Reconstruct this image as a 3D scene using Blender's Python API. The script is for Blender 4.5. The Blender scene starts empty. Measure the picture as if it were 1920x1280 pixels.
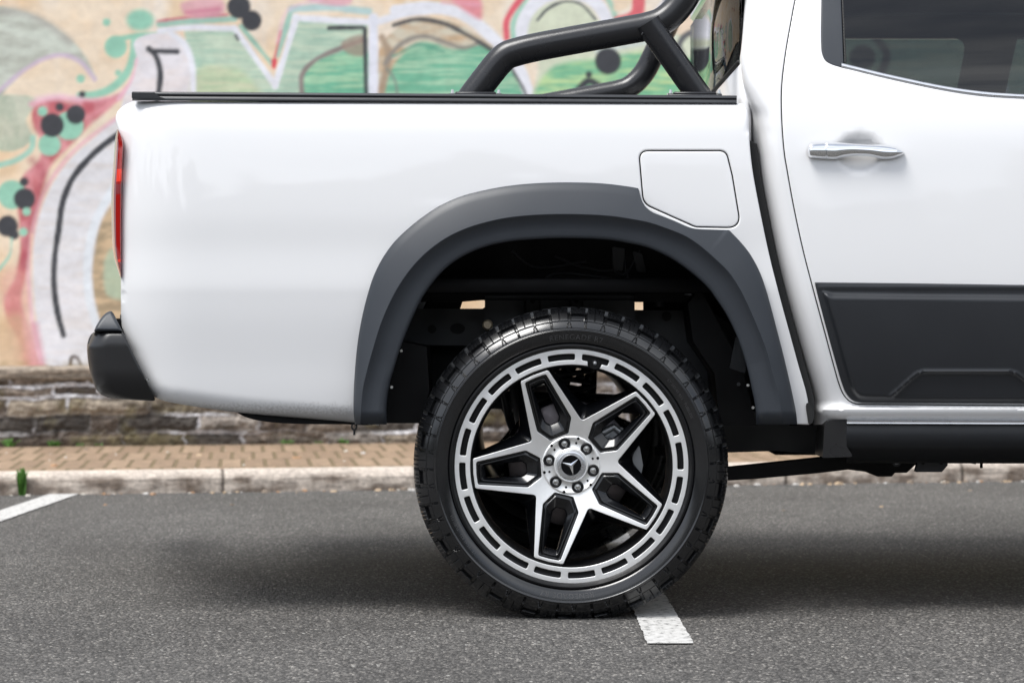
import bpy, math, random
import numpy as np
from mathutils import Vector, Matrix, geometry
random.seed(7); rng = np.random.default_rng(7)
R_ = math.radians

# ------------------------------------------------------------------ camera, world, sun
S = 0.00137            # metres per drawing unit of the side elevation, on the plane of the tyre face
D = 5.5                # camera to tyre face
H = 0.769              # camera height
sc = bpy.context.scene
cam = bpy.data.cameras.new('camera'); camo = bpy.data.objects.new('camera', cam)
sc.collection.objects.link(camo); sc.camera = camo
camo.location = (0, -D, H); camo.rotation_euler = (R_(90), 0, 0)
cam.sensor_width = 36; cam.lens = 36 * D / (1920 * S); cam.shift_y = -40 / 1920
cam.clip_end = 2000; cam.clip_start = 0.05
cam.dof.use_dof = True; cam.dof.focus_distance = D + 0.02; cam.dof.aperture_fstop = 4.3

SUN_EL, SUN_AZ = 62, 232     # degrees; azimuth measured clockwise from +Y
w = bpy.data.worlds.new('World'); sc.world = w; w.use_nodes = True
nt = w.node_tree; nt.nodes.clear()
def wn(t, **k):
    n = nt.nodes.new(t)
    for a, b in k.items(): setattr(n, a, b)
    return n
out = wn('ShaderNodeOutputWorld'); bg = wn('ShaderNodeBackground')
sky = wn('ShaderNodeTexSky', sky_type='NISHITA', sun_disc=False, sun_elevation=R_(SUN_EL), sun_rotation=R_(SUN_AZ))
tc = wn('ShaderNodeTexCoord'); sep = wn('ShaderNodeSeparateXYZ')
nz = wn('ShaderNodeTexNoise'); nz.inputs['Scale'].default_value = 2.2; nz.inputs['Detail'].default_value = 7; nz.inputs['Roughness'].default_value = .6
mp = wn('ShaderNodeMapping'); mp.inputs['Scale'].default_value = (1, 1, 2.6); mp.inputs['Location'].default_value = (.3, 1.7, 0)
cr = wn('ShaderNodeValToRGB'); cr.color_ramp.elements[0].position = .36; cr.color_ramp.elements[1].position = .58
cr.color_ramp.elements[0].color = (.25, .25, .25, 1); cr.color_ramp.elements[1].color = (1, 1, 1, 1)
nz2 = wn('ShaderNodeTexNoise'); nz2.inputs['Scale'].default_value = 3.1; nz2.inputs['Detail'].default_value = 6
cr2 = wn('ShaderNodeValToRGB'); cr2.color_ramp.elements[0].position = .3; cr2.color_ramp.elements[1].position = .7
cr2.color_ramp.elements[0].color = (5.2, 5.45, 5.9, 1); cr2.color_ramp.elements[1].color = (9.5, 9.75, 10.1, 1)
mix = wn('ShaderNodeMix', data_type='RGBA')
# distant tree line all round the horizon
tn = wn('ShaderNodeTexNoise'); tn.inputs['Scale'].default_value = 14; tn.inputs['Detail'].default_value = 6
tm = wn('ShaderNodeMath', operation='MULTIPLY_ADD'); tm.inputs[1].default_value = .27; tm.inputs[2].default_value = 0.0
tl = wn('ShaderNodeMath', operation='LESS_THAN')
tmix = wn('ShaderNodeMix', data_type='RGBA')
tn2 = wn('ShaderNodeTexNoise'); tn2.inputs['Scale'].default_value = 60; tn2.inputs['Detail'].default_value = 5
tr = wn('ShaderNodeValToRGB'); tr.color_ramp.elements[0].position = .35; tr.color_ramp.elements[1].position = .7
tr.color_ramp.elements[0].color = (.08, .09, .06, 1); tr.color_ramp.elements[1].color = (.4, .42, .3, 1)
L = nt.links.new
L(tc.outputs['Generated'], mp.inputs[0]); L(mp.outputs[0], nz.inputs['Vector']); L(mp.outputs[0], nz2.inputs['Vector'])
L(nz.outputs[0], cr.inputs[0]); L(nz2.outputs[0], cr2.inputs[0])
# cloud glow added low behind the camera to brighten the truck's side
dt = wn('ShaderNodeVectorMath', operation='DOT_PRODUCT'); dt.inputs[1].default_value = Vector((-.15, -.80, .42)).normalized()
dm_ = wn('ShaderNodeMapRange'); dm_.inputs[1].default_value = -.3; dm_.inputs[2].default_value = 1; dm_.inputs[3].default_value = .72; dm_.inputs[4].default_value = 1.62
cm = wn('ShaderNodeVectorMath', operation='SCALE'); L(tc.outputs['Generated'], dt.inputs[0]); L(dt.outputs['Value'], dm_.inputs[0])
L(cr2.outputs[0], cm.inputs[0]); L(dm_.outputs[0], cm.inputs['Scale'])
L(cr.outputs[0], mix.inputs[0]); L(sky.outputs[0], mix.inputs[6]); L(cm.outputs[0], mix.inputs[7])
L(tc.outputs['Generated'], sep.inputs[0]); L(tc.outputs['Generated'], tn.inputs['Vector']); L(tc.outputs['Generated'], tn2.inputs['Vector'])
ty_ = wn('ShaderNodeMapRange'); ty_.inputs[1].default_value = -.2; ty_.inputs[2].default_value = -.85; ty_.inputs[3].default_value = .24; ty_.inputs[4].default_value = .42
L(sep.outputs[1], ty_.inputs[0]); L(ty_.outputs[0], tm.inputs[1])
L(tn.outputs[0], tm.inputs[0]); L(sep.outputs[2], tl.inputs[0]); L(tm.outputs[0], tl.inputs[1])
L(tn2.outputs[0], tr.inputs[0])
L(tl.outputs[0], tmix.inputs[0]); L(mix.outputs[2], tmix.inputs[6]); L(tr.outputs[0], tmix.inputs[7])
L(tmix.outputs[2], bg.inputs[0]); bg.inputs[1].default_value = .084
L(bg.outputs[0], out.inputs[0])

sun = bpy.data.lights.new('sun', 'SUN'); suno = bpy.data.objects.new('sun', sun); sc.collection.objects.link(suno)
sun.energy = 2.4; sun.angle = R_(27); sun.color = (1, .98, .95)
az, el = R_(SUN_AZ), R_(SUN_EL)
sd = Vector((math.sin(az) * math.cos(el), math.cos(az) * math.cos(el), math.sin(el)))
suno.rotation_euler = (-sd).to_track_quat('-Z', 'Y').to_euler(); suno.location = (0, 0, 20)

sc.view_settings.view_transform = 'Standard'; sc.view_settings.look = 'None'
sc.view_settings.exposure = 0.74; sc.view_settings.gamma = 1
sc.render.engine = 'CYCLES'
try:
    sc.cycles.use_denoising = True; sc.cycles.denoiser = 'OPENIMAGEDENOISE'
    sc.cycles.denoising_prefilter = 'ACCURATE'
except Exception: pass
sc.cycles.max_bounces = 8; sc.cycles.diffuse_bounces = 2

# ------------------------------------------------------------------ helpers
def srgb(c):
    c = np.array(c, float) / 255
    return np.where(c <= .04045, c / 12.92, ((c + .055) / 1.055) ** 2.4)

def P(px, py, y):
    """a point of the side elevation drawing carried to depth y"""
    k = S * (D + y) / D
    return ((px - 960) * k, y, H - (py - 600) * k)

def G(px, py, z=0.0):
    """where the drawing's point meets the ground"""
    Z = (H - z) * D / S / (py - 600)
    return ((px - 960) * S * Z / D, Z - D, z)

def mesh(name, verts, faces, mats=(), midx=None, smooth=True):
    me = bpy.data.meshes.new(name)
    me.from_pydata([tuple(v) for v in verts], [], [tuple(f) for f in faces])
    for m in mats: me.materials.append(m)
    if midx is not None: me.polygons.foreach_set('material_index', np.asarray(midx, np.int32))
    me.polygons.foreach_set('use_smooth', np.full(len(me.polygons), smooth))
    me.update()
    if smooth:
        try: me.set_sharp_from_angle(angle=math.radians(58))
        except Exception: pass
    return me

def link(name, me, parent=None, loc=None):
    o = bpy.data.objects.new(name, me); sc.collection.objects.link(o)
    if parent is not None: o.parent = parent
    if loc is not None: o.location = loc
    return o

def tag(o, label=None, cat=None, group=None, kind=None):
    if label: o['label'] = label
    if cat: o['category'] = cat
    if group: o['group'] = group
    if kind: o['kind'] = kind
    return o

def empty(name, loc):
    o = bpy.data.objects.new(name, None); sc.collection.objects.link(o); o.location = loc
    o.empty_display_size = .2
    return o

def catmull(pts, closed=False, seg=8):
    pts = [np.array(p, float) for p in pts]; n = len(pts); res = []
    rngi = range(n if closed else n - 1)
    for i in rngi:
        if closed: p0, p1, p2, p3 = pts[i - 1], pts[i], pts[(i + 1) % n], pts[(i + 2) % n]
        else:
            p1, p2 = pts[i], pts[i + 1]
            p0 = pts[i - 1] if i > 0 else 2 * p1 - p2
            p3 = pts[i + 2] if i + 2 < n else 2 * p2 - p1
        a = np.linalg.norm(p1 - p0) ** .5 + 1e-9; b = np.linalg.norm(p2 - p1) ** .5 + 1e-9; c = np.linalg.norm(p3 - p2) ** .5 + 1e-9
        t0, t1, t2, t3 = 0, a, a + b, a + b + c
        for k in range(seg):
            t = t1 + (t2 - t1) * k / seg
            A1 = (t1 - t) / (t1 - t0) * p0 + (t - t0) / (t1 - t0) * p1
            A2 = (t2 - t) / (t2 - t1) * p1 + (t - t1) / (t2 - t1) * p2
            A3 = (t3 - t) / (t3 - t2) * p2 + (t - t2) / (t3 - t2) * p3
            B1 = (t2 - t) / (t2 - t0) * A1 + (t - t0) / (t2 - t0) * A2
            B2 = (t3 - t) / (t3 - t1) * A2 + (t - t1) / (t3 - t1) * A3
            res.append((t2 - t) / (t2 - t1) * B1 + (t - t1) / (t2 - t1) * B2)
    if not closed: res.append(pts[-1])
    return np.array(res)

def rounded(pts, r, seg=6):
    """closed polygon with rounded corners; r a number or one per corner"""
    n = len(pts); P_ = [np.array(p, float) for p in pts]; o = []
    rr = r if hasattr(r, '__len__') else [r] * n
    for i in range(n):
        a, b, c = P_[i - 1], P_[i], P_[(i + 1) % n]
        u = a - b; v = c - b; lu, lv = np.linalg.norm(u), np.linalg.norm(v); u /= lu; v /= lv
        ang = math.acos(max(-1, min(1, float(u @ v))))
        t = min(rr[i] / max(math.tan(ang / 2), 1e-3), lu * .48, lv * .48)
        if rr[i] <= 0: o.append(b); continue
        p0, p2 = b + u * t, b + v * t
        for k in range(seg + 1):
            s = k / seg
            o.append((1 - s) ** 2 * p0 + 2 * s * (1 - s) * b + s * s * p2)
    return np.array(o)

def dense(poly, step, closed=True):
    poly = np.asarray(poly, float); res = []
    n = len(poly)
    for i in range(n if closed else n - 1):
        a, b = poly[i], poly[(i + 1) % n]; l = np.linalg.norm(b - a)
        if l < 1e-6: continue
        k = max(1, int(math.ceil(l / step)))
        for j in range(k): res.append(a + (b - a) * j / k)
    if not closed: res.append(poly[-1])
    return np.array(res)

def resample(poly, n, closed=True):
    poly = np.asarray(poly, float)
    q = np.vstack([poly, poly[:1]]) if closed else poly
    l = np.r_[0, np.cumsum(np.linalg.norm(np.diff(q, axis=0), axis=1))]
    t = np.linspace(0, l[-1], n + 1)[:-1] if closed else np.linspace(0, l[-1], n)
    return np.stack([np.interp(t, l, q[:, k]) for k in range(q.shape[1])], 1)

def inside(poly, p):
    x, y = p[:, 0], p[:, 1]; c = np.zeros(len(p), bool); n = len(poly)
    for i in range(n):
        x1, y1 = poly[i]; x2, y2 = poly[(i + 1) % n]
        if y1 == y2: continue
        m = (y1 > y) != (y2 > y)
        c ^= m & (x < (x2 - x1) * (y - y1) / (y2 - y1) + x1)
    return c

def pdist(poly, p, closed=True):
    a = np.asarray(poly, float); b = np.roll(a, -1, 0)
    if not closed: a, b = a[:-1], b[:-1]
    best = np.full(len(p), 1e9)
    d = b - a; dd = np.maximum((d * d).sum(1), 1e-12)
    for s in range(0, len(a), 64):
        A, Dv, DD = a[s:s + 64], d[s:s + 64], dd[s:s + 64]
        w_ = p[:, None] - A[None]
        t = np.clip((w_ * Dv).sum(2) / DD, 0, 1)
        q = w_ - t[:, :, None] * Dv[None]
        best = np.minimum(best, (q * q).sum(2).min(1))
    return np.sqrt(best)

def panel(outline, holes=(), yf=lambda x, y: x * 0, step=9, R=3.0, A=None, roll=None, skirt=.012, T=P, flip=False, edge_step=None, rows=None, clear=None):
    """a sheet cut to an outline with holes, bent to depth yf, edges rolled inwards, with a return flange"""
    es = edge_step or min(step, 6)
    loops = [dense(l, es) for l in [np.asarray(outline)] + [np.asarray(h) for h in holes]]
    def ok(p):
        m = inside(loops[0], p)
        for h in loops[1:]: m &= ~inside(h, p)
        return m
    pts = np.vstack(loops); edges = []; b = 0
    for l in loops:
        n = len(l); edges += [(b + i, b + (i + 1) % n) for i in range(n)]; b += n
    extra = []
    Rmax = R
    for li, l in enumerate(loops):
        tng = np.roll(l, -1, 0) - np.roll(l, 1, 0); tng /= np.maximum(np.linalg.norm(tng, axis=1), 1e-9)[:, None]
        nrm = np.stack([-tng[:, 1], tng[:, 0]], 1)
        for f in (.18, .45, .8, 1.25):
            for sg in (1, -1): extra.append(l + nrm * sg * R * f)
    ex = np.vstack(extra) if extra else np.zeros((0, 2))
    ex = ex[ok(ex)]
    alld = np.full(len(ex), 1e9)
    for l in loops: alld = np.minimum(alld, pdist(l, ex))
    ex = ex[alld > R * .15]
    # thin out
    key = np.round(ex / (R * .22)).astype(int); _, ui = np.unique(key, axis=0, return_index=True); ex = ex[ui]
    lo, hi = loops[0].min(0), loops[0].max(0)
    gx, gy = np.meshgrid(np.arange(lo[0], hi[0], step), np.arange(lo[1], hi[1], step))
    gx = gx + (np.arange(gx.shape[0])[:, None] % 2) * step * .5
    g = np.stack([gx.ravel(), gy.ravel()], 1); g = g[ok(g)]
    if len(g):
        gd = np.full(len(g), 1e9)
        for l in loops: gd = np.minimum(gd, pdist(l, g))
        g = g[gd > R * 1.25 + step * .35]
    if clear is not None:
        g = g[~clear(g[:, 0], g[:, 1])]; ex = ex[~clear(ex[:, 0], ex[:, 1])]
    if rows is not None:
        q_ = np.asarray(rows, float); q_ = q_[ok(q_)]
        qd = np.full(len(q_), 1e9)
        for l in loops: qd = np.minimum(qd, pdist(l, q_))
        g = np.vstack([g, q_[qd > .6]])
    allp = np.vstack([pts, ex, g])
    vv, ee, ff, _, _, _ = geometry.delaunay_2d_cdt([Vector(p) for p in allp], edges, [], 0, 1e-5)
    v = np.array([tuple(q) for q in vv]); f = np.array([tuple(t) for t in ff if len(t) == 3])
    cen = v[f].mean(1); f = f[ok(cen)]
    a_, b_, c_ = v[f[:, 0]], v[f[:, 1]], v[f[:, 2]]
    cr_ = (b_[:, 0] - a_[:, 0]) * (c_[:, 1] - a_[:, 1]) - (b_[:, 1] - a_[:, 1]) * (c_[:, 0] - a_[:, 0])
    f[cr_ > 0] = f[cr_ > 0][:, ::-1]        # drawing y runs down
    d = np.full(len(v), 1e9)
    for l in loops: d = np.minimum(d, pdist(l, v))
    if roll is None:
        RR = np.full(len(v), R); AA = np.full(len(v), R * S if A is None else A)
    else: RR, AA = roll(v[:, 0], v[:, 1])
    q = np.clip(1 - d / RR, 0, 1)
    y = yf(v[:, 0], v[:, 1]) + AA * (1 - np.sqrt(np.maximum(1 - q * q, 0)))
    V = [T(v[i, 0], v[i, 1], y[i]) for i in range(len(v))]
    F = [tuple(t) for t in f]; M = [0] * len(F)
    if skirt:
        # boundary edges
        e = {}
        for t in F:
            for i in range(3):
                k = (t[i], t[(i + 1) % 3]); e[k] = 1
        dup = {}
        def back(i):
            if i not in dup:
                V.append(T(v[i, 0], v[i, 1], y[i])); V.append(T(v[i, 0], v[i, 1], y[i] + skirt)); dup[i] = (len(V) - 2, len(V) - 1)
            return dup[i]
        for (i, j) in list(e):
            if (j, i) not in e:
                a0, a1 = back(i); b0, b1 = back(j)
                F.append((b0, a0, a1, b1)); M.append(1)
    return V, F, M

def loft(rows, closed_u=False, closed_v=False):
    """grid of faces through rows of points (each row the same length)"""
    n = len(rows[0]); V = [tuple(p) for r in rows for p in r]; F = []
    m = len(rows)
    for i in range(m if closed_v else m - 1):
        for j in range(n if closed_u else n - 1):
            a = i * n + j; b = i * n + (j + 1) % n; i2 = (i + 1) % m
            c = i2 * n + (j + 1) % n; d = i2 * n + j
            F.append((a, b, c, d))
    return V, F

def join(*parts):
    V, F, M = [], [], []
    for p in parts:
        v, f = p[0], p[1]; m = p[2] if len(p) > 2 else [0] * len(f)
        b = len(V); V += [tuple(q) for q in v]; F += [tuple(i + b for i in t) for t in f]; M += list(m)
    return V, F, M

def remat(p, k): return p[0], p[1], [k] * len(p[1])

def tube(path, r, seg=20, caps=True, smoothpts=0):
    path = catmull(path, False, smoothpts) if smoothpts else np.asarray(path, float)
    n = len(path); rr = r if hasattr(r, '__len__') else [r] * n
    t = np.gradient(path, axis=0); t /= np.linalg.norm(t, axis=1)[:, None]
    u = np.cross(t[0], (0, 0, 1)); 
    if np.linalg.norm(u) < .1: u = np.cross(t[0], (1, 0, 0))
    u /= np.linalg.norm(u); rows = []
    for i in range(n):
        u = u - t[i] * (u @ t[i]); u /= np.linalg.norm(u); v_ = np.cross(t[i], u)
        rows.append([path[i] + rr[i] * (math.cos(a) * u + math.sin(a) * v_) for a in np.linspace(0, 2 * math.pi, seg, endpoint=False)])
    V, F = loft(rows, closed_u=True)
    if caps:
        F.append(tuple(range(seg))[::-1]); F.append(tuple((n - 1) * seg + k for k in range(seg)))
    return V, F, [0] * len(F)

def box(x0, x1, y0, y1, z0, z1, bev=.004):
    """a box with chamfered edges"""
    b = min(bev, (x1 - x0) * .3, (y1 - y0) * .3, (z1 - z0) * .3)
    import itertools
    V = []; F = []; idx = {}
    for sx, sy, sz in itertools.product((0, 1), repeat=3):
        cx, cy, cz = (x1 if sx else x0), (y1 if sy else y0), (z1 if sz else z0)
        dx, dy, dz = (-b if sx else b), (-b if sy else b), (-b if sz else b)
        for k, p in enumerate([(cx, cy + dy, cz + dz), (cx + dx, cy, cz + dz), (cx + dx, cy + dy, cz)]):
            idx[(sx, sy, sz, k)] = len(V); V.append(p)
    g = lambda *a: idx[a]
    for s in (0, 1):
        F.append([g(s, 0, 0, 0), g(s, 1, 0, 0), g(s, 1, 1, 0), g(s, 0, 1, 0)])
        F.append([g(0, s, 0, 1), g(1, s, 0, 1), g(1, s, 1, 1), g(0, s, 1, 1)])
        F.append([g(0, 0, s, 2), g(1, 0, s, 2), g(1, 1, s, 2), g(0, 1, s, 2)])
    for s in (0, 1):
        for t in (0, 1):
            F.append([g(0, s, t, 1), g(1, s, t, 1), g(1, s, t, 2), g(0, s, t, 2)])
            F.append([g(s, 0, t, 0), g(s, 1, t, 0), g(s, 1, t, 2), g(s, 0, t, 2)])
            F.append([g(s, t, 0, 0), g(s, t, 1, 0), g(s, t, 1, 1), g(s, t, 0, 1)])
    for c in itertools.product((0, 1), repeat=3): F.append([g(*c, 0), g(*c, 1), g(*c, 2)])
    cen = np.array([(x0 + x1) / 2, (y0 + y1) / 2, (z0 + z1) / 2]); F2 = []
    for f in F:
        q = np.array([V[i] for i in f]); nn = np.cross(q[1] - q[0], q[2] - q[0])
        F2.append(tuple(f) if nn @ (q.mean(0) - cen) > 0 else tuple(f[::-1]))
    return V, F2, [0] * len(F2)

def lathe(prof, n=96, cx=0, cz=0, closed=False):
    """profile of (r, y) turned about the y axis; normals towards the outside of the profile's left"""
    rows = []
    for r, y in prof:
        rows.append([(cx + r * math.sin(a), y, cz + r * math.cos(a)) for a in np.linspace(0, 2 * math.pi, n, endpoint=False)])
    V, F = loft(rows, closed_u=True, closed_v=closed)
    return V, F, [0] * len(F)

def extrude(poly, y0, y1, T=P, bev=0.0):
    """solid with the outline poly in drawing units from depth y0 to y1 (true parallel sides)"""
    a = [T(x, y, y0) for x, y in poly]
    b = [(q[0], q[1] + (y1 - y0), q[2]) for q in a]
    n = len(poly); V = a + b
    ar = sum(poly[i][0] * poly[(i + 1) % n][1] - poly[(i + 1) % n][0] * poly[i][1] for i in range(n))
    o = list(range(n))
    F = []
    f = geometry.tessellate_polygon([[Vector((p[0], p[1], 0)) for p in poly]])
    for t in f:
        t = list(t)
        A_, B_, C_ = [poly[i] for i in t]
        c = (B_[0] - A_[0]) * (C_[1] - A_[1]) - (B_[1] - A_[1]) * (C_[0] - A_[0])
        if c > 0: t = t[::-1]
        F.append(tuple(t)); F.append(tuple(i + n for i in t[::-1]))
    for i in range(n):
        j = (i + 1) % n
        q = (i, j, j + n, i + n)
        F.append(q if ar > 0 else q[::-1])
    return V, F, [0] * len(F)

# ------------------------------------------------------------------ materials
def mat(name, col=(.5, .5, .5), rough=.5, metal=0, coat=0, spec=.5, coat_rough=.03):
    m = bpy.data.materials.new(name); m.use_nodes = True
    b = m.node_tree.nodes['Principled BSDF']
    b.inputs['Base Color'].default_value = (*col, 1); b.inputs['Roughness'].default_value = rough
    b.inputs['Metallic'].default_value = metal; b.inputs['Coat Weight'].default_value = coat
    b.inputs['Coat Roughness'].default_value = coat_rough; b.inputs['Specular IOR Level'].default_value = spec
    return m
def N(m, t, **k):
    n = m.node_tree.nodes.new(t)
    for a, b in k.items(): setattr(n, a, b)
    return n
def BS(m): return m.node_tree.nodes['Principled BSDF']
def lk(m, a, b): m.node_tree.links.new(a, b)
def noise_rough(m, scale, lo, hi, col_amt=0, bump=0, bscale=None, detail=5):
    """small honest wear: noise in the roughness, a little in the colour and the surface"""
    co = N(m, 'ShaderNodeTexCoord'); n = N(m, 'ShaderNodeTexNoise'); n.inputs['Scale'].default_value = scale; n.inputs['Detail'].default_value = detail
    lk(m, co.outputs['Object'], n.inputs['Vector'])
    mr = N(m, 'ShaderNodeMapRange'); mr.inputs[1].default_value = .3; mr.inputs[2].default_value = .7
    mr.inputs[3].default_value = lo; mr.inputs[4].default_value = hi
    lk(m, n.outputs[0], mr.inputs[0]); lk(m, mr.outputs[0], BS(m).inputs['Roughness'])
    if col_amt:
        c = BS(m).inputs['Base Color'].default_value[:3]
        mx = N(m, 'ShaderNodeMix', data_type='RGBA'); mx.inputs[6].default_value = (*[q * (1 - col_amt) for q in c], 1); mx.inputs[7].default_value = (*[min(1, q * (1 + col_amt)) for q in c], 1)
        lk(m, n.outputs[0], mx.inputs[0]); lk(m, mx.outputs[2], BS(m).inputs['Base Color'])
    if bump:
        n2 = N(m, 'ShaderNodeTexNoise'); n2.inputs['Scale'].default_value = bscale or scale * 10; n2.inputs['Detail'].default_value = 4
        lk(m, co.outputs['Object'], n2.inputs['Vector'])
        b = N(m, 'ShaderNodeBump'); b.inputs['Strength'].default_value = bump; b.inputs['Distance'].default_value = .001
        lk(m, n2.outputs[0], b.inputs['Height']); lk(m, b.outputs[0], BS(m).inputs['Normal'])
    return m

PAINT = noise_rough(mat('white_paint', (.82, .82, .825), .3, coat=1, coat_rough=.04), 3, .28, .36)
SATIN = noise_rough(mat('satin_black_trim', (.026, .031, .039), .44), 6, .40, .47, .1, .12, 900)
CLAD = noise_rough(mat('satin_black_cladding', (.018, .020, .024), .38), 6, .36, .44, .1, .1, 900)
BUMP = noise_rough(mat('bumper_black', (.016, .016, .017), .3), 8, .26, .36, .1, .08, 900)
TUBE = noise_rough(mat('powder_coat_black', (.017, .0175, .02), .28), 14, .22, .33, .1, .12, 700)
RAIL = noise_rough(mat('dark_anodised_rail', (.03, .032, .036), .3, metal=0), 10, .26, .36)
GLOSS = noise_rough(mat('gloss_black_wheel_paint', (.004, .0044, .0055), .16, spec=.6), 20, .14, .22)
BARREL = noise_rough(mat('barrel_black', (.004, .0042, .005), .45, spec=.3), 20, .4, .5)
MACH = mat('machined_alloy', (.95, .95, .94), .3, metal=1)
RUB = noise_rough(mat('tyre_rubber', (.0062, .0066, .0076), .5, coat=1, coat_rough=.2, spec=.06), 30, .26, .46, .25, .2, 900)
BS(RUB).inputs['Coat IOR'].default_value = 1.62
UNDER = noise_rough(mat('underbody_black', (.004, .004, .0045), .5, spec=.2), 12, .45, .7, .3, .2, 300)
UNDER2 = noise_rough(mat('frame_black', (.030, .033, .037), .5, spec=.5), 12, .35, .6, .3, .2, 300)
SEAL = mat('rubber_seal', (.012, .012, .012), .6)
CHROME = noise_rough(mat('chrome', (.86, .87, .88), .05, metal=1), 40, .03, .07)
TRIM = noise_rough(mat('brushed_trim', (.74, .75, .77), .28, metal=1), 40, .25, .35)
STEEL = noise_rough(mat('brake_disc_steel', (.16, .145, .15), .4, metal=1), 60, .35, .5)
CALI = noise_rough(mat('cast_aluminium', (.3, .31, .32), .45, metal=.8), 60, .35, .6, .2, .3, 400)
TAN = noise_rough(mat('bump_stop_foam', (.52, .43, .3), .6), 30, .5, .7, .2)
ZINC = noise_rough(mat('zinc_bolt', (.6, .6, .58), .3, metal=1), 50, .2, .4)
GAP = mat('shut_line_shade', (.008, .008, .008), .7)  # near-black that puts the shade of gaps and holes into colour
SILL = PAINT
SEATM = noise_rough(mat('dark_seat_cloth', (.02, .021, .023), .8), 40, .7, .9, .2)

# turned finish on the machined face: fine concentric grooves
co = N(MACH, 'ShaderNodeTexCoord'); sx = N(MACH, 'ShaderNodeSeparateXYZ'); lk(MACH, co.outputs['Object'], sx.inputs[0])
cb = N(MACH, 'ShaderNodeCombineXYZ'); lk(MACH, sx.outputs[0], cb.inputs[0]); lk(MACH, sx.outputs[2], cb.inputs[1])
ln = N(MACH, 'ShaderNodeVectorMath', operation='LENGTH'); lk(MACH, cb.outputs[0], ln.inputs[0])
wv = N(MACH, 'ShaderNodeTexNoise', noise_dimensions='1D'); wv.inputs['Scale'].default_value = 900; wv.inputs['Detail'].default_value = 2
lk(MACH, ln.outputs['Value'], wv.inputs['W'])
mr = N(MACH, 'ShaderNodeMapRange'); mr.inputs[3].default_value = .42; mr.inputs[4].default_value = .6
lk(MACH, wv.outputs[0], mr.inputs[0]); lk(MACH, mr.outputs[0], BS(MACH).inputs['Roughness'])
bmp = N(MACH, 'ShaderNodeBump'); bmp.inputs['Strength'].default_value = .15; bmp.inputs['Distance'].default_value = .0005
lk(MACH, wv.outputs[0], bmp.inputs['Height']); lk(MACH, bmp.outputs[0], BS(MACH).inputs['Normal'])

# the paint carries road grit on the tucked-under lower edge (its own band of dirt with a shape of its own)
co = N(PAINT, 'ShaderNodeTexCoord'); sx = N(PAINT, 'ShaderNodeSeparateXYZ'); lk(PAINT, co.outputs['Object'], sx.inputs[0])
nz_ = N(PAINT, 'ShaderNodeTexNoise'); nz_.inputs['Scale'].default_value = 160; nz_.inputs['Detail'].default_value = 4; lk(PAINT, co.outputs['Object'], nz_.inputs['Vector'])
ma = N(PAINT, 'ShaderNodeMath', operation='MULTIPLY_ADD'); ma.inputs[1].default_value = .05; ma.inputs[2].default_value = -.025
lk(PAINT, nz_.outputs[0], ma.inputs[0])
ad = N(PAINT, 'ShaderNodeMath', operation='ADD'); lk(PAINT, sx.outputs[2], ad.inputs[0]); lk(PAINT, ma.outputs[0], ad.inputs[1])
mr = N(PAINT, 'ShaderNodeMapRange'); mr.inputs[1].default_value = .555; mr.inputs[2].default_value = .525; mr.inputs[3].default_value = 0; mr.inputs[4].default_value = .5
lk(PAINT, ad.outputs[0], mr.inputs[0])
xr = N(PAINT, 'ShaderNodeMapRange'); xr.inputs[1].default_value = -2.08; xr.inputs[2].default_value = -2.13; lk(PAINT, sx.outputs[0], xr.inputs[0])
mm = N(PAINT, 'ShaderNodeMath', operation='MULTIPLY'); lk(PAINT, mr.outputs[0], mm.inputs[0]); lk(PAINT, xr.outputs[0], mm.inputs[1])
mx = N(PAINT, 'ShaderNodeMix', data_type='RGBA'); mx.inputs[6].default_value = (.82, .82, .825, 1); mx.inputs[7].default_value = (.2, .18, .16, 1)
lk(PAINT, mm.outputs[0], mx.inputs[0]); lk(PAINT, mx.outputs[2], BS(PAINT).inputs['Base Color'])

def glass_mat(name, tint, ior=1.5):
    m = bpy.data.materials.new(name); m.use_nodes = True; t = m.node_tree; t.nodes.clear()
    o = t.nodes.new('ShaderNodeOutputMaterial'); tr_ = t.nodes.new('ShaderNodeBsdfTransparent'); gl = t.nodes.new('ShaderNodeBsdfGlossy')
    fr = t.nodes.new('ShaderNodeFresnel'); fr.inputs[0].default_value = ior; mxs = t.nodes.new('ShaderNodeMixShader')
    nn = t.nodes.new('ShaderNodeTexNoise'); nn.inputs['Scale'].default_value = 3; bb = t.nodes.new('ShaderNodeBump'); bb.inputs['Strength'].default_value = .03; bb.inputs['Distance'].default_value = .02
    c_ = t.nodes.new('ShaderNodeTexCoord'); t.links.new(c_.outputs['Object'], nn.inputs['Vector'])
    t.links.new(nn.outputs[0], bb.inputs['Height']); t.links.new(bb.outputs[0], gl.inputs['Normal'])
    tr_.inputs[0].default_value = (*tint, 1); gl.inputs['Roughness'].default_value = .015
    t.links.new(fr.outputs[0], mxs.inputs[0]); t.links.new(tr_.outputs[0], mxs.inputs[1]); t.links.new(gl.outputs[0], mxs.inputs[2]); t.links.new(mxs.outputs[0], o.inputs[0])
    return m
GLASS = glass_mat('tinted_glass', (.235, .27, .285), 1.62)
GLASS2 = glass_mat('rear_glass', (.5, .55, .54), 1.6)
RED = mat('red_lens', (.42, .010, .009), .08, coat=1); BS(RED).inputs['Transmission Weight'].default_value = .25
REDD = mat('dark_red_lens', (.22, .03, .035), .15, coat=1)
ORNG = mat('bright_red_reflector', (.8, .035, .012), .12, coat=1)
PLUM = mat('clear_lens_over_grey', (.32, .16, .18), .1, coat=1)
NUTB = mat('nut_black', (.006, .006, .007), .35, spec=.3)
EMB = mat('emblem_black', (.003, .003, .004), .12, spec=.2)

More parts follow.
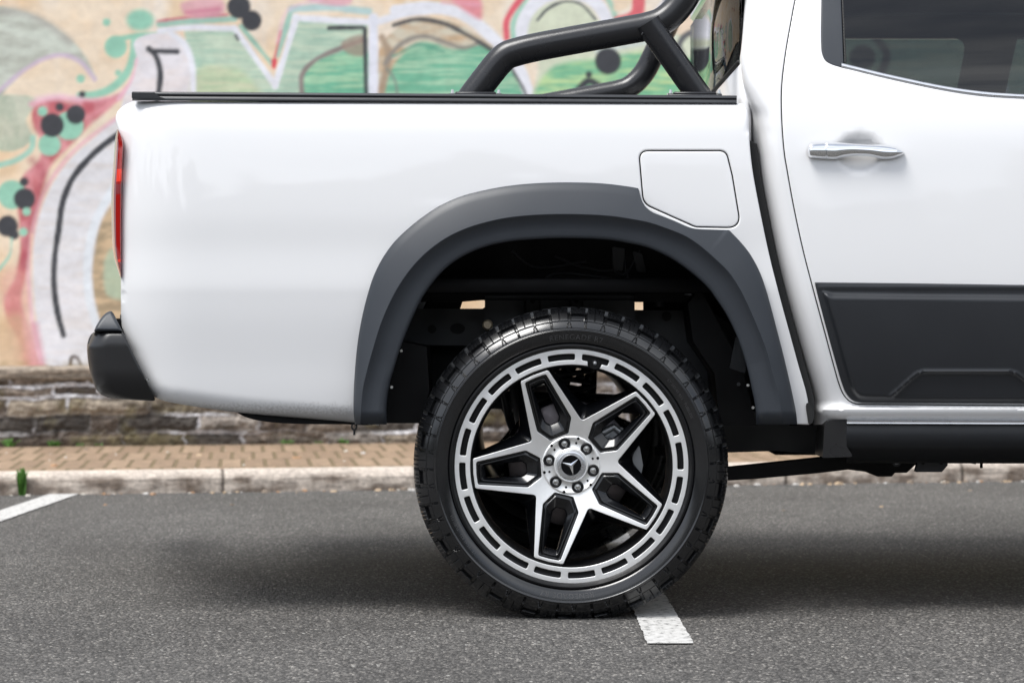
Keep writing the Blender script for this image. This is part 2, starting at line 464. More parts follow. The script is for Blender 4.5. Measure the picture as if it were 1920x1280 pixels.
# ------------------------------------------------------------------ the setting
TK = .18                       # slope of kerb and wall against the picture plane
KZ, WZ = 9.80 - D, 11.94 - D   # their depth straight ahead of the camera
th = math.atan(TK)
dirx = Vector((math.cos(th), math.sin(th), 0)); diry = Vector((-math.sin(th), math.cos(th), 0))
KH = .098

# asphalt
ASPH = mat('asphalt', (.1, .1, .1), .75)
co = N(ASPH, 'ShaderNodeTexCoord')
v1 = N(ASPH, 'ShaderNodeTexVoronoi'); v1.inputs['Scale'].default_value = 160; v1.inputs['Randomness'].default_value = 1
v2 = N(ASPH, 'ShaderNodeTexVoronoi'); v2.inputs['Scale'].default_value = 64
n1 = N(ASPH, 'ShaderNodeTexNoise'); n1.inputs['Scale'].default_value = 260; n1.inputs['Detail'].default_value = 5; n1.inputs['Roughness'].default_value = .7
n2 = N(ASPH, 'ShaderNodeTexNoise'); n2.inputs['Scale'].default_value = 1.3; n2.inputs['Detail'].default_value = 6
for n in (v1, v2, n1, n2): lk(ASPH, co.outputs['Object'], n.inputs['Vector'])
sh = N(ASPH, 'ShaderNodeSeparateColor'); lk(ASPH, v1.outputs['Color'], sh.inputs[0])
r1 = N(ASPH, 'ShaderNodeValToRGB'); e = r1.color_ramp.elements
e[0].position = 0; e[0].color = (.036, .036, .036, 1); e[1].position = 1; e[1].color = (.45, .44, .42, 1)
for p, c in ((.35, (.07, .07, .07)), (.7, (.115, .114, .113)), (.9, (.18, .178, .174)), (.975, (.28, .275, .265))):
    q = e.new(p); q.color = (*c, 1)
lk(ASPH, sh.outputs[0], r1.inputs[0])
# dark binder in the joints between stones
r2 = N(ASPH, 'ShaderNodeMapRange'); r2.inputs[1].default_value = .45; r2.inputs[2].default_value = .75; r2.inputs[3].default_value = 1; r2.inputs[4].default_value = .45
lk(ASPH, v1.outputs['Distance'], r2.inputs[0])
m1 = N(ASPH, 'ShaderNodeMix', data_type='RGBA', blend_type='MULTIPLY'); m1.inputs[0].default_value = 1
lk(ASPH, r1.outputs[0], m1.inputs[6]); lk(ASPH, r2.outputs[0], m1.inputs[7])
r3 = N(ASPH, 'ShaderNodeMapRange'); r3.inputs[1].default_value = .3; r3.inputs[2].default_value = .7; r3.inputs[3].default_value = .5; r3.inputs[4].default_value = 1.6
lk(ASPH, n1.outputs[0], r3.inputs[0])
m2 = N(ASPH, 'ShaderNodeMix', data_type='RGBA', blend_type='MULTIPLY'); m2.inputs[0].default_value = 1
lk(ASPH, m1.outputs[2], m2.inputs[6]); lk(ASPH, r3.outputs[0], m2.inputs[7])
r4 = N(ASPH, 'ShaderNodeMapRange'); r4.inputs[1].default_value = .3; r4.inputs[2].default_value = .7; r4.inputs[3].default_value = .76; r4.inputs[4].default_value = 1.2
lk(ASPH, n2.outputs[0], r4.inputs[0])
m3 = N(ASPH, 'ShaderNodeMix', data_type='RGBA', blend_type='MULTIPLY'); m3.inputs[0].default_value = 1
lk(ASPH, m2.outputs[2], m3.inputs[6]); lk(ASPH, r4.outputs[0], m3.inputs[7])
# scattered pale chips
sh2 = N(ASPH, 'ShaderNodeSeparateColor'); lk(ASPH, v2.outputs['Color'], sh2.inputs[0])
g1 = N(ASPH, 'ShaderNodeMath', operation='GREATER_THAN'); g1.inputs[1].default_value = .972; lk(ASPH, sh2.outputs[1], g1.inputs[0])
g2 = N(ASPH, 'ShaderNodeMath', operation='LESS_THAN'); g2.inputs[1].default_value = .26; lk(ASPH, v2.outputs['Distance'], g2.inputs[0])
g3 = N(ASPH, 'ShaderNodeMath', operation='MULTIPLY'); lk(ASPH, g1.outputs[0], g3.inputs[0]); lk(ASPH, g2.outputs[0], g3.inputs[1])
wt = N(ASPH, 'ShaderNodeMix', data_type='RGBA', blend_type='MULTIPLY'); wt.inputs[0].default_value = 1; wt.inputs[7].default_value = (1.04, 1.0, .955, 1)
lk(ASPH, m3.outputs[2], wt.inputs[6])
m4 = N(ASPH, 'ShaderNodeMix', data_type='RGBA'); m4.inputs[7].default_value = (.5, .49, .46, 1)
lk(ASPH, g3.outputs[0], m4.inputs[0]); lk(ASPH, wt.outputs[2], m4.inputs[6]); lk(ASPH, m4.outputs[2], BS(ASPH).inputs['Base Color'])
bmp = N(ASPH, 'ShaderNodeBump'); bmp.inputs['Strength'].default_value = 1; bmp.inputs['Distance'].default_value = .004; bmp.invert = True
ba = N(ASPH, 'ShaderNodeMath', operation='MULTIPLY_ADD'); ba.inputs[1].default_value = -.5
lk(ASPH, n1.outputs[0], ba.inputs[0]); lk(ASPH, v1.outputs['Distance'], ba.inputs[2])
lk(ASPH, ba.outputs[0], bmp.inputs['Height']); lk(ASPH, bmp.outputs[0], BS(ASPH).inputs['Normal'])

me = mesh('road', [(-300, -300, 0), (300, -300, 0), (300, 300, 0), (-300, 300, 0)], [(0, 1, 2, 3)], [ASPH], smooth=False)
tag(link('road', me), kind='structure')

def bgpt(s, d, z):
    """s metres along the kerb direction, d metres behind the kerb face, z up"""
    o = Vector((0, KZ, 0)); p = o + dirx * s + diry * d
    return (p.x, p.y, z)
WD = (WZ - KZ) * math.cos(th)       # kerb face to wall, square

def grid_mesh(xs, zs, f):
    """rows along zs, columns along xs; f(X, Z) -> three arrays"""
    X, Z = np.meshgrid(xs, zs); a, b, c = f(X, Z)
    V = np.stack([a.ravel(), b.ravel(), c.ravel()], 1); n = len(xs); m = len(zs)
    i = np.arange(m - 1)[:, None] * n + np.arange(n - 1)[None]
    F = np.stack([i, i + 1, i + n + 1, i + n], 2).reshape(-1, 4)
    return V, F, X.ravel(), Z.ravel()

def np_mesh(name, V, F, mats, cols=None, smooth=True):
    me = bpy.data.meshes.new(name)
    me.vertices.add(len(V)); me.vertices.foreach_set('co', V.astype(np.float32).ravel())
    k = F.shape[1]
    me.loops.add(F.size); me.loops.foreach_set('vertex_index', F.astype(np.int32).ravel())
    me.polygons.add(len(F)); me.polygons.foreach_set('loop_start', (np.arange(len(F)) * k).astype(np.int32))
    me.update(calc_edges=True)
    me.polygons.foreach_set('use_smooth', np.full(len(F), smooth))
    for m in mats: me.materials.append(m)
    if cols is not None:
        ca = me.color_attributes.new('paint', 'FLOAT_COLOR', 'POINT')
        c4 = np.concatenate([cols, np.ones((len(cols), 1))], 1).astype(np.float32)
        ca.data.foreach_set('color', c4.ravel())
    me.validate(); me.update()
    return me

def vnoise(x, y, seed=0):
    """smooth value noise in 0..1"""
    r = np.random.default_rng(seed).random((256, 256))
    xi = np.floor(x).astype(int); yi = np.floor(y).astype(int); fx = x - xi; fy = y - yi
    fx = fx * fx * (3 - 2 * fx); fy = fy * fy * (3 - 2 * fy)
    g = lambda a, b: r[a % 256, b % 256]
    return (g(xi, yi) * (1 - fx) + g(xi + 1, yi) * fx) * (1 - fy) + (g(xi, yi + 1) * (1 - fx) + g(xi + 1, yi + 1) * fx) * fy
def fbm(x, y, seed=0, o=4):
    s = 0; a = 1; t = 0
    for k in range(o): s = s + a * vnoise(x * 2 ** k, y * 2 ** k, seed + k); t += a; a *= .55
    return s / t

# kerb: long stones with joints, battered face
KERB = mat('kerb_concrete', (.4, .37, .33), .85)
co = N(KERB, 'ShaderNodeTexCoord'); at = N(KERB, 'ShaderNodeAttribute', attribute_name='paint')
n1 = N(KERB, 'ShaderNodeTexNoise'); n1.inputs['Scale'].default_value = 45; n1.inputs['Detail'].default_value = 6; n1.inputs['Roughness'].default_value = .7
lk(KERB, co.outputs['Object'], n1.inputs['Vector'])
r1 = N(KERB, 'ShaderNodeMapRange'); r1.inputs[1].default_value = .3; r1.inputs[2].default_value = .7; r1.inputs[3].default_value = .62; r1.inputs[4].default_value = 1.35
lk(KERB, n1.outputs[0], r1.inputs[0]); m1 = N(KERB, 'ShaderNodeMix', data_type='RGBA', blend_type='MULTIPLY'); m1.inputs[0].default_value = 1
lk(KERB, at.outputs['Color'], m1.inputs[6]); lk(KERB, r1.outputs[0], m1.inputs[7]); lk(KERB, m1.outputs[2], BS(KERB).inputs['Base Color'])
bmp = N(KERB, 'ShaderNodeBump'); bmp.inputs['Strength'].default_value = .6; bmp.inputs['Distance'].default_value = .004
lk(KERB, n1.outputs[0], bmp.inputs['Height']); lk(KERB, bmp.outputs[0], BS(KERB).inputs['Normal'])
xs = np.arange(-7, 8, .012)
prof = [(0, -.01), (0, .02), (.001, .045), (.003, .064), (.012, .078), (.028, .09), (.045, KH), (.08, KH + .001), (.125, KH), (.127, KH - .01)]
pd = np.array([p[0] for p in prof]); pz = np.array([p[1] for p in prof]); pt = np.arange(len(prof), dtype=float)
ts = np.linspace(0, len(prof) - 1, 46)
joint = -1.315
def kf(X, T_):
    d = np.interp(T_, pt, pd); z = np.interp(T_, pt, pz)
    ph = np.abs(((X - joint + .437) % .874) - .437)
    gr = np.clip(1 - ph / .007, 0, 1)
    d = d + gr * .012 + (fbm(X * 12, T_ * 1.3, 3) - .5) * .006; z = z - gr * .006 * (T_ > 5)
    o = np.array([0, KZ])
    return o[0] + dirx.x * X + diry.x * d, o[1] + dirx.y * X + diry.y * d, z
V, F, X_, T_ = grid_mesh(xs, ts, kf)
z_ = np.interp(T_, pt, pz); ph = np.abs(((X_ - joint + .437) % .874) - .437)
ston = fbm(X_ * 6, z_ * 60, 11); stain = np.clip((fbm(X_ * 9, z_ * 18, 21) - .42) * 4, 0, 1) * np.clip(1 - (z_ - .06) / .03, .0, 1)
streak = np.clip((vnoise(X_ * 60, z_ * 6, 31) - .5) * 2, 0, 1) * (z_ < .07)
base = srgb((196, 184, 172)) ; dk = srgb((120, 106, 94))
c = base[None] * (.85 + .4 * ston[:, None]); a = np.clip(.85 * stain + .35 * streak, 0, 1)[:, None]
c = c * (1 - a) + dk[None] * a
jm = np.clip(1.6 - ph / .006, 0, 1)[:, None]; c = c * (1 - jm) + srgb((80, 72, 64))[None] * jm
c = np.clip(c * .9, 0, 1)
tag(link('kerb', np_mesh('kerb', V, F, [KERB], c)), kind='structure')

# pavement of tan block paving
PAVE = mat('block_paving', (.3, .22, .15), .85)
co = N(PAVE, 'ShaderNodeTexCoord'); mpn = N(PAVE, 'ShaderNodeMapping'); mpn.inputs['Rotation'].default_value = (0, 0, -th + R_(3))
lk(PAVE, co.outputs['Object'], mpn.inputs[0])
br = N(PAVE, 'ShaderNodeTexBrick'); br.inputs['Scale'].default_value = 1; br.inputs['Brick Width'].default_value = .105; br.inputs['Row Height'].default_value = .56
br.inputs['Mortar Size'].default_value = .011; br.inputs['Mortar Smooth'].default_value = .3; br.inputs['Color1'].default_value = (*srgb((154, 132, 110)), 1); br.inputs['Color2'].default_value = (*srgb((132, 111, 91)), 1)
br.inputs['Mortar'].default_value = (*srgb((112, 97, 72)), 1); br.inputs['Bias'].default_value = 0
lk(PAVE, mpn.outputs[0], br.inputs['Vector'])
n1 = N(PAVE, 'ShaderNodeTexNoise'); n1.inputs['Scale'].default_value = 25; n1.inputs['Detail'].default_value = 6; lk(PAVE, co.outputs['Object'], n1.inputs['Vector'])
r1 = N(PAVE, 'ShaderNodeMapRange'); r1.inputs[1].default_value = .3; r1.inputs[2].default_value = .7; r1.inputs[3].default_value = .72; r1.inputs[4].default_value = 1.25
lk(PAVE, n1.outputs[0], r1.inputs[0]); m1 = N(PAVE, 'ShaderNodeMix', data_type='RGBA', blend_type='MULTIPLY'); m1.inputs[0].default_value = 1
lk(PAVE, br.outputs['Color'], m1.inputs[6]); lk(PAVE, r1.outputs[0], m1.inputs[7]); lk(PAVE, m1.outputs[2], BS(PAVE).inputs['Base Color'])
bmp = N(PAVE, 'ShaderNodeBump'); bmp.inputs['Strength'].default_value = .8; bmp.inputs['Distance'].default_value = .006; bmp.invert = True
lk(PAVE, br.outputs['Fac'], bmp.inputs['Height']); lk(PAVE, bmp.outputs[0], BS(PAVE).inputs['Normal'])
V = [bgpt(s, d, z) for (s, d, z) in ((-60, .127, KH - .004), (60, .127, KH - .004), (60, WD + .6, KH - .004), (-60, WD + .6, KH - .004), (-60, .127, -.1), (60, .127, -.1))]
tag(link('pavement', mesh('pavement', V, [(0, 1, 2, 3), (4, 5, 1, 0)], [PAVE], smooth=False)), kind='structure')

# painted parking bay lines, worn at their edges
LINE = mat('road_line_paint', (.78, .78, .76), .7)
co = N(LINE, 'ShaderNodeTexCoord'); n1 = N(LINE, 'ShaderNodeTexNoise'); n1.inputs['Scale'].default_value = 55; n1.inputs['Detail'].default_value = 6; n1.inputs['Roughness'].default_value = .7
lk(LINE, co.outputs['Object'], n1.inputs['Vector']); r1 = N(LINE, 'ShaderNodeValToRGB'); e = r1.color_ramp.elements
e[0].position = .37; e[0].color = (.07, .07, .07, 1); e[1].position = .43; e[1].color = (.46, .455, .44, 1); q = e.new(.6); q.color = (.58, .575, .56, 1)
lk(LINE, n1.outputs[0], r1.inputs[0]); lk(LINE, r1.outputs[0], BS(LINE).inputs['Base Color'])
bmp = N(LINE, 'ShaderNodeBump'); bmp.inputs['Strength'].default_value = .5; bmp.inputs['Distance'].default_value = .002
n3 = N(LINE, 'ShaderNodeTexNoise'); n3.inputs['Scale'].default_value = 200; lk(LINE, co.outputs['Object'], n3.inputs['Vector'])
lk(LINE, n3.outputs[0], bmp.inputs['Height']); lk(LINE, bmp.outputs[0], BS(LINE).inputs['Normal'])
def bay_line(a0, a1, b0, b1, name='parking_line'):
    """a: left edge from near to far, b: right edge"""
    n = 260; a0, a1, b0, b1 = map(np.array, (a0, a1, b0, b1)); V = []; F = []
    for i in range(n + 1):
        t = i / n; l = a0 + (a1 - a0) * t; r = b0 + (b1 - b0) * t; u = (r - l) / np.linalg.norm(r - l)
        l = l + u * random.uniform(-.0022, .0022); r = r + u * random.uniform(-.0022, .0022)
        V += [(l[0], l[1], .004), (r[0], r[1], .004)]
        if i: k = 2 * i; F.append((k - 2, k - 1, k + 1, k))
    return tag(link(name, mesh(name, V, F, [LINE], smooth=False)), kind='structure')
def kerb_hit(p, q):
    """continue the line p->q to the kerb face"""
    p, q = np.array(p), np.array(q); d = q - p
    t = (KZ + TK * p[0] - p[1]) / (d[1] - TK * d[0]) if abs(d[1] - TK * d[0]) > 1e-9 else 1
    return p + d * t * .999
l0, l1 = G(1214, 1208), G(1185.6, 1140); r0, r1_ = G(1302, 1208), G(1244, 1112)
bay_line(l0, kerb_hit(l0, l1), r0, kerb_hit(r0, r1_))
l0, l1 = G(0, 958), G(93, 927); r0, r1_ = G(0, 979.5), G(147, 927)
le = kerb_hit(l0, l1); re = kerb_hit(r0, r1_)
dl = (np.array(l0) - le); dl /= np.linalg.norm(dl); dr = (np.array(r0) - re); dr /= np.linalg.norm(dr)
bay_line(le + dl * 4.6, le, re + dl * 4.6, re)

# ---- the wall: painted upper face, ledge, rough stone base
WALLM = mat('painted_wall', (.7, .65, .55), .8)
co = N(WALLM, 'ShaderNodeTexCoord'); at = N(WALLM, 'ShaderNodeAttribute', attribute_name='paint')
mpn = N(WALLM, 'ShaderNodeMapping'); mpn.inputs['Scale'].default_value = (7, 7, 9); lk(WALLM, co.outputs['Object'], mpn.inputs[0])
n1 = N(WALLM, 'ShaderNodeTexNoise'); n1.inputs['Scale'].default_value = 3; n1.inputs['Detail'].default_value = 3; lk(WALLM, mpn.outputs[0], n1.inputs['Vector'])
r1 = N(WALLM, 'ShaderNodeMapRange'); r1.inputs[1].default_value = .3; r1.inputs[2].default_value = .7; r1.inputs[3].default_value = .93; r1.inputs[4].default_value = 1.05
lk(WALLM, n1.outputs[0], r1.inputs[0]); m1 = N(WALLM, 'ShaderNodeMix', data_type='RGBA', blend_type='MULTIPLY'); m1.inputs[0].default_value = 1
lk(WALLM, at.outputs['Color'], m1.inputs[6]); lk(WALLM, r1.outputs[0], m1.inputs[7]); lk(WALLM, m1.outputs[2], BS(WALLM).inputs['Base Color'])
bmp = N(WALLM, 'ShaderNodeBump'); bmp.inputs['Strength'].default_value = .1; bmp.inputs['Distance'].default_value = .006
lk(WALLM, n1.outputs[0], bmp.inputs['Height']); lk(WALLM, bmp.outputs[0], BS(WALLM).inputs['Normal'])

LZ = .526      # top of the ledge
wall = empty('graffiti_wall', bgpt(0, WD, KH)); W0 = np.array(bgpt(0, WD, KH))
tag(wall, 'long wall covered in mint, pink and white graffiti above a rough stone base', 'wall')

wx = np.arange(-6.2, 6.4, .0095); wz = np.arange(LZ - .01, 3.3, .0095)
def wf(X, Z):
    return dirx.x * X - W0[0] + bgpt(0, WD + .05, 0)[0], dirx.y * X - W0[1] + bgpt(0, WD + .05, 0)[1] + (fbm(X * 4, Z * 4, 5) - .5) * .01, Z - W0[2]
V, F, X_, Z_ = grid_mesh(wx, wz, wf)
wp = np.array(bgpt(0, WD + .05, 0)); wxw = wp[0] + dirx.x * X_; wyw = wp[1] + dirx.y * X_
kk = (wyw + D) / D * S
U = wxw / kk + 960; Vv = 600 + (H - Z_) / kk          # the mural's own plan coordinates
UV = np.stack([U, Vv], 1)
col = np.zeros((len(U), 3))
def setc(mask, c, a=1.0):
    a = (mask * a)[:, None]; col[:] = col * (1 - a) + np.asarray(c)[None] * a
def sm(d, w_): return np.clip(.5 - d / w_, 0, 1)
jit = (fbm(U / 26, Vv / 26, 77) - .5) * 9
def stroke(pts, w_, c, a=1.0, soft=4, ragged=1.0, curve=True):
    p = catmull(pts, False, 6) if curve and len(pts) > 2 else np.array(pts, float)
    lo, hi = p.min(0) - w_ - 20, p.max(0) + w_ + 20
    m = (U > lo[0]) & (U < hi[0]) & (Vv > lo[1]) & (Vv < hi[1]); i = np.nonzero(m)[0]
    if not len(i): return
    d = pdist(p, UV[i], False) - w_ / 2 + jit[i] * ragged * .35
    k = (sm(d, soft) * a)[:, None]; col[i] = col[i] * (1 - k) + srgb(c)[None] * k
def fill(pts, c, a=1.0, soft=5, ragged=1.0, curve=True, hatch=None):
    p = catmull(pts, True, 6) if curve else np.array(pts, float)
    lo, hi = p.min(0) - 20, p.max(0) + 20
    m = (U > lo[0]) & (U < hi[0]) & (Vv > lo[1]) & (Vv < hi[1]); i = np.nonzero(m)[0]
    if not len(i): return
    q = UV[i]; d = pdist(p, q); d = np.where(inside(p, q), -d, d) + jit[i] * ragged * .4
    k = sm(d, soft) * a
    if hatch is not None:
        hc, hs, ha = hatch
        n_ = np.clip((fbm(q[:, 0] / hs[0], q[:, 1] / hs[1], 91) - .38) * 3.2, 0, 1) * ha
        cc = srgb(c)[None] * (1 - n_[:, None]) + srgb(hc)[None] * n_[:, None]
    else: cc = srgb(c)[None]
    k = k[:, None]; col[i] = col[i] * (1 - k) + cc * k
def dot(x, y, r, c, ry=None, soft=4):
    ry = ry or r; t = np.linspace(0, 2 * math.pi, 24, endpoint=False)
    fill(np.stack([x + r * np.cos(t), y + ry * np.sin(t)], 1), c, soft=soft, ragged=.5)
peach = srgb((238, 220, 196)); ora = srgb((228, 190, 142)); cream = srgb((240, 232, 222)); tan = srgb((204, 172, 132))
f1 = np.clip((fbm(U / 110, Vv / 90, 41) - .4) * 3, 0, 1); f2 = np.clip((fbm(U / 60, Vv / 150, 43) - .45) * 3, 0, 1)
col[:] = peach[None]; setc(f1, ora, .55); setc(f2 * np.clip(1 - Vv / 420, 0, 1), cream, .8)
setc(np.clip((Vv - 430) / 220, 0, 1) * (.4 + .6 * f1), tan, .75)
MINT, WHT, BLK, CRIM, PNK = (150, 204, 180), (232, 233, 240), (58, 60, 66), (190, 84, 98), (226, 160, 180)
# feather
fill([(-30, 15), (30, 18), (80, 36), (125, 68), (158, 102), (180, 150), (165, 135), (140, 112), (105, 104), (60, 122), (20, 158), (-30, 215)], (206, 212, 200), hatch=((176, 178, 166), (50, 16), .8))
stroke([(-10, 22), (40, 24), (90, 46), (130, 78)], 14, (176, 172, 164), .7, 14)
stroke([(-10, 178), (40, 136), (80, 112), (115, 104), (150, 116), (178, 150)], 8, (206, 186, 206), .9, 6)
fill([(-20, 190), (40, 178), (70, 190), (50, 225), (60, 260), (20, 285), (-20, 270)], (196, 204, 186), .85, hatch=((160, 180, 160), (20, 40), .8))
# mint drips
stroke([(252, 78), (248, 112), (234, 142), (208, 166), (176, 178), (150, 180)], 15, MINT, 1, 5)
stroke([(215, 74), (255, 68), (306, 66)], 11, MINT); dot(217, 88, 21, MINT); dot(263, 38, 26, MINT, 20, 10); dot(200, 42, 7, MINT); dot(151, 148, 8, MINT); dot(222, 137, 6, MINT)
# crimson run
stroke([(60, 196), (110, 186), (170, 190), (222, 182), (250, 158)], 12, PNK, .8, 8)
fill([(62, 204), (95, 190), (135, 190), (180, 190), (224, 180), (204, 206), (170, 234), (148, 256), (124, 282), (100, 305), (84, 336), (74, 378), (60, 418), (56, 452), (48, 520), (40, 566), (58, 622), (74, 690), (50, 700), (36, 640), (14, 596), (8, 560), (28, 520), (38, 470), (36, 420), (34, 380), (44, 330), (72, 300), (78, 266), (62, 236)], CRIM, .92, 8, hatch=((222, 150, 158), (24, 40), .8))
fill([(0, 520), (40, 500), (60, 560), (70, 640), (80, 690), (40, 690), (20, 620)], (222, 160, 150), .5, 18)
# great white curve
fill([(224, 222), (180, 256), (140, 290), (108, 330), (83, 376), (67, 430), (57, 500), (58, 560), (66, 620), (80, 684), (240, 700), (300, 600), (300, 300)], (224, 224, 228), 1, 5, hatch=((216, 206, 198), (60, 12), .4))
stroke([(222, 220), (176, 252), (134, 288), (102, 328), (76, 376), (62, 430), (54, 500), (56, 560), (64, 620), (78, 684)], 7, (230, 178, 192), .8, 7)
stroke([(60, 300), (84, 330), (70, 380), (52, 440), (46, 500)], 14, (166, 62, 82), .55, 14)
stroke([(110, 200), (150, 206), (190, 198)], 10, (170, 66, 86), .5, 12)
stroke([(150, 226), (190, 206), (216, 190)], 6, (224, 150, 160), .6, 8)
stroke([(66, 610), (74, 650), (80, 684)], 12, (206, 92, 118), .7, 12)
fill([(0, 600), (40, 590), (52, 650), (46, 690), (0, 690)], (206, 172, 136), .6, 20)
stroke([(120, 560), (90, 600), (100, 660)], 60, (236, 236, 244), .35, 40); stroke([(60, 440), (60, 520), (66, 600)], 4, (236, 206, 170), .6, 5)
stroke([(70, 186), (110, 180), (150, 186)], 9, (236, 200, 216), .6, 10)
fill([(196, 400), (240, 360), (260, 620), (198, 622), (176, 560), (172, 500)], (206, 178, 140), .95, 8, hatch=((150, 132, 102), (30, 12), .8))
fill([(205, 470), (240, 470), (240, 560), (200, 550)], (178, 198, 172), .8, 8)
stroke([(216, 350), (190, 392), (172, 440), (164, 500), (168, 560), (182, 610)], 16, (224, 230, 236), 1, 5)
stroke([(222, 252), (190, 276), (160, 304), (134, 338), (118, 378), (110, 430), (103, 480), (101, 530), (107, 582), (119, 628)], 11.5, BLK, 1, 4)
stroke([(132, 684), (135, 669), (145, 671), (153, 686)], 6, (96, 84, 78), 1, 4)
# white upper band of the first letter
fill([(252, 78), (300, 62), (340, 74), (358, 112), (364, 178), (364, 215), (228, 215), (246, 150), (256, 112)], (228, 224, 228), 1, 4, hatch=((232, 220, 216), (40, 14), .6))
stroke([(256, 112), (246, 150), (222, 186)], 6, (236, 190, 204), .8)
# green hatched letter bodies
GH = (198, 214, 192)
fill([(345, 58), (438, 56), (470, 100), (515, 168), (536, 100), (552, 36), (690, 40), (692, 215), (362, 215), (362, 130)], GH, 1, 4, curve=False, hatch=((164, 196, 176), (60, 5), .9))
fill([(372, 130), (450, 132), (500, 180), (560, 180), (690, 150), (690, 215), (362, 215)], (206, 206, 166), .6, 14, hatch=((170, 200, 150), (50, 6), .9))
fill([(572, 215), (566, 150), (590, 116), (640, 98), (684, 84), (686, 215)], (104, 180, 148), .95, 6, hatch=((176, 214, 176), (60, 6), .8))
stroke([(568, 190), (566, 142), (590, 114), (640, 90), (684, 74)], 9, (140, 126, 124), .95)
fill([(640, 80), (684, 66), (686, 104), (650, 100)], (160, 140, 126), .8)
stroke([(300, 58), (350, 52), (440, 54)], 11, WHT, 1, 4); stroke([(320, 62), (346, 84), (360, 120), (363, 178)], 11, WHT, 1, 5)
stroke([(440, 54), (516, 160)], 11, WHT, 1, 4); stroke([(516, 162), (556, 32)], 12, WHT, 1, 4); stroke([(552, 34), (620, 38), (700, 42)], 12, WHT, 1, 4)
stroke([(298, 46), (360, 40), (440, 36)], 11, (160, 198, 182), 1, 4); stroke([(452, 50), (480, 84), (508, 118)], 8, (150, 196, 178), 1, 4)
stroke([(296, 40), (360, 32), (426, 28)], 5, (204, 104, 124), .9, 4)
fill([(340, 8), (415, 0), (420, 24), (350, 30)], (222, 162, 180), .75, 8); stroke([(350, 24), (410, 18)], 8, (204, 110, 140), .7, 8)
stroke([(546, 18), (534, 60), (520, 104)], 10, (160, 200, 184), 1, 4); stroke([(526, 60), (518, 96), (512, 124)], 5, (214, 84, 96), 1, 4)
fill([(508, 112), (520, 112), (514, 130)], (214, 70, 84), .9, 3); stroke([(548, 18), (610, 14), (692, 22)], 13, (186, 212, 210), 1, 5)
fill([(560, -10), (660, -10), (655, 8), (600, 8)], (226, 168, 186), .8, 8); stroke([(600, 0), (540, 20), (520, 80)], 5, (232, 196, 220), .6, 8)
stroke([(279, 92), (291, 104), (300, 130), (300, 156), (294, 190)], 11, BLK, 1, 4); stroke([(284, 96), (332, 97)], 9, BLK, 1, 4)
stroke([(442, 67), (446, 74)], 6, BLK); stroke([(617, 53), (680, 52)], 7, BLK, 1, 4); stroke([(684, 54), (687, 200)], 8, BLK, 1, 4)
# D
fill([(716, 215), (712, 90), (760, 44), (820, 36), (884, 58), (940, 100), (976, 160), (990, 215)], (212, 204, 184), 1, 5, hatch=((196, 160, 120), (50, 12), .8))
fill([(720, 215), (740, 120), (790, 78), (850, 92), (905, 84), (960, 130), (985, 215)], (104, 180, 148), .95, 8, hatch=((168, 208, 176), (70, 5), .9))
stroke([(742, 20), (800, 14), (860, 24), (905, 54), (945, 92), (972, 126), (1000, 200)], 22, WHT, 1, 5)
stroke([(712, 40), (760, 26), (820, 18)], 14, WHT, 1, 5); stroke([(700, 34), (700, 210)], 18, (228, 230, 240), 1, 4)
stroke([(716, 70), (728, 100), (720, 150), (712, 200)], 13, (168, 146, 124), .9, 6); stroke([(722, 120), (750, 84), (792, 68), (835, 80), (872, 90), (900, 80)], 8, (146, 140, 132), .95, 5)
stroke([(726, 130), (740, 150), (746, 190)], 6, (130, 140, 130), .8); stroke([(738, 106), (786, 84), (832, 98)], 5, (100, 160, 136), .8)
stroke([(738, 48), (780, 37), (830, 44), (876, 66), (922, 94)], 8, (78, 78, 80), 1, 5); stroke([(960, 130), (985, 175), (990, 200)], 6, (96, 100, 102), 1)
# right hand field
fill([(840, -10), (896, -10), (902, 36), (872, 22)], (224, 128, 144), .85, 10); stroke([(830, 4), (900, 10)], 6, (232, 168, 186), .7, 8)
fill([(985, 60), (1000, 24), (1050, 0), (1100, 10), (1145, 60), (1300, 60), (1340, 90), (1340, 215), (1000, 215), (1010, 120)], (214, 220, 196), 1, 8)
fill([(1000, 215), (1030, 130), (1120, 110), (1220, 96), (1300, 110), (1345, 120), (1345, 215)], (118, 188, 146), .95, 10, hatch=((196, 222, 160), (70, 7), .9))
stroke([(974, 70), (986, 28), (1016, -2), (1070, -14), (1118, 6), (1150, 60)], 24, WHT, 1, 6); stroke([(964, 84), (962, 46), (976, 14), (1000, -20)], 9, (160, 208, 188), 1, 5)
stroke([(950, 72), (950, 40), (966, 12), (984, -10)], 12, (222, 96, 110), 1, 6); stroke([(1008, 38), (1026, 18), (1056, 4), (1088, 8), (1116, 36)], 4.5, (84, 88, 92), 1, 3)
stroke([(1130, -20), (1146, 10), (1156, 40)], 10, (160, 208, 188), .9, 5)
fill([(1150, 34), (1182, 22), (1188, -10), (1206, -10), (1204, 34), (1180, 46)], (222, 96, 108), .95, 6); fill([(1150, 20), (1160, -10), (1186, -10), (1176, 16)], (236, 214, 186), .9, 6)
stroke([(1225, 40), (1250, 10), (1262, -20)], 22, WHT, .9, 6); stroke([(1232, 34), (1246, 10), (1252, -20)], 6, (90, 94, 98), .9); fill([(1262, 60), (1300, -20), (1345, -20), (1345, 60)], (236, 214, 190), .95, 8)
stroke([(1120, 96), (1200, 82), (1260, 70)], 10, (206, 216, 214), .8, 8)
stroke([(1272, 110), (1276, 78), (1296, 62), (1316, 76)], 12, (96, 98, 102), 1, 6); stroke([(1276, 96), (1288, 130)], 14, (104, 108, 108), .9, 8)
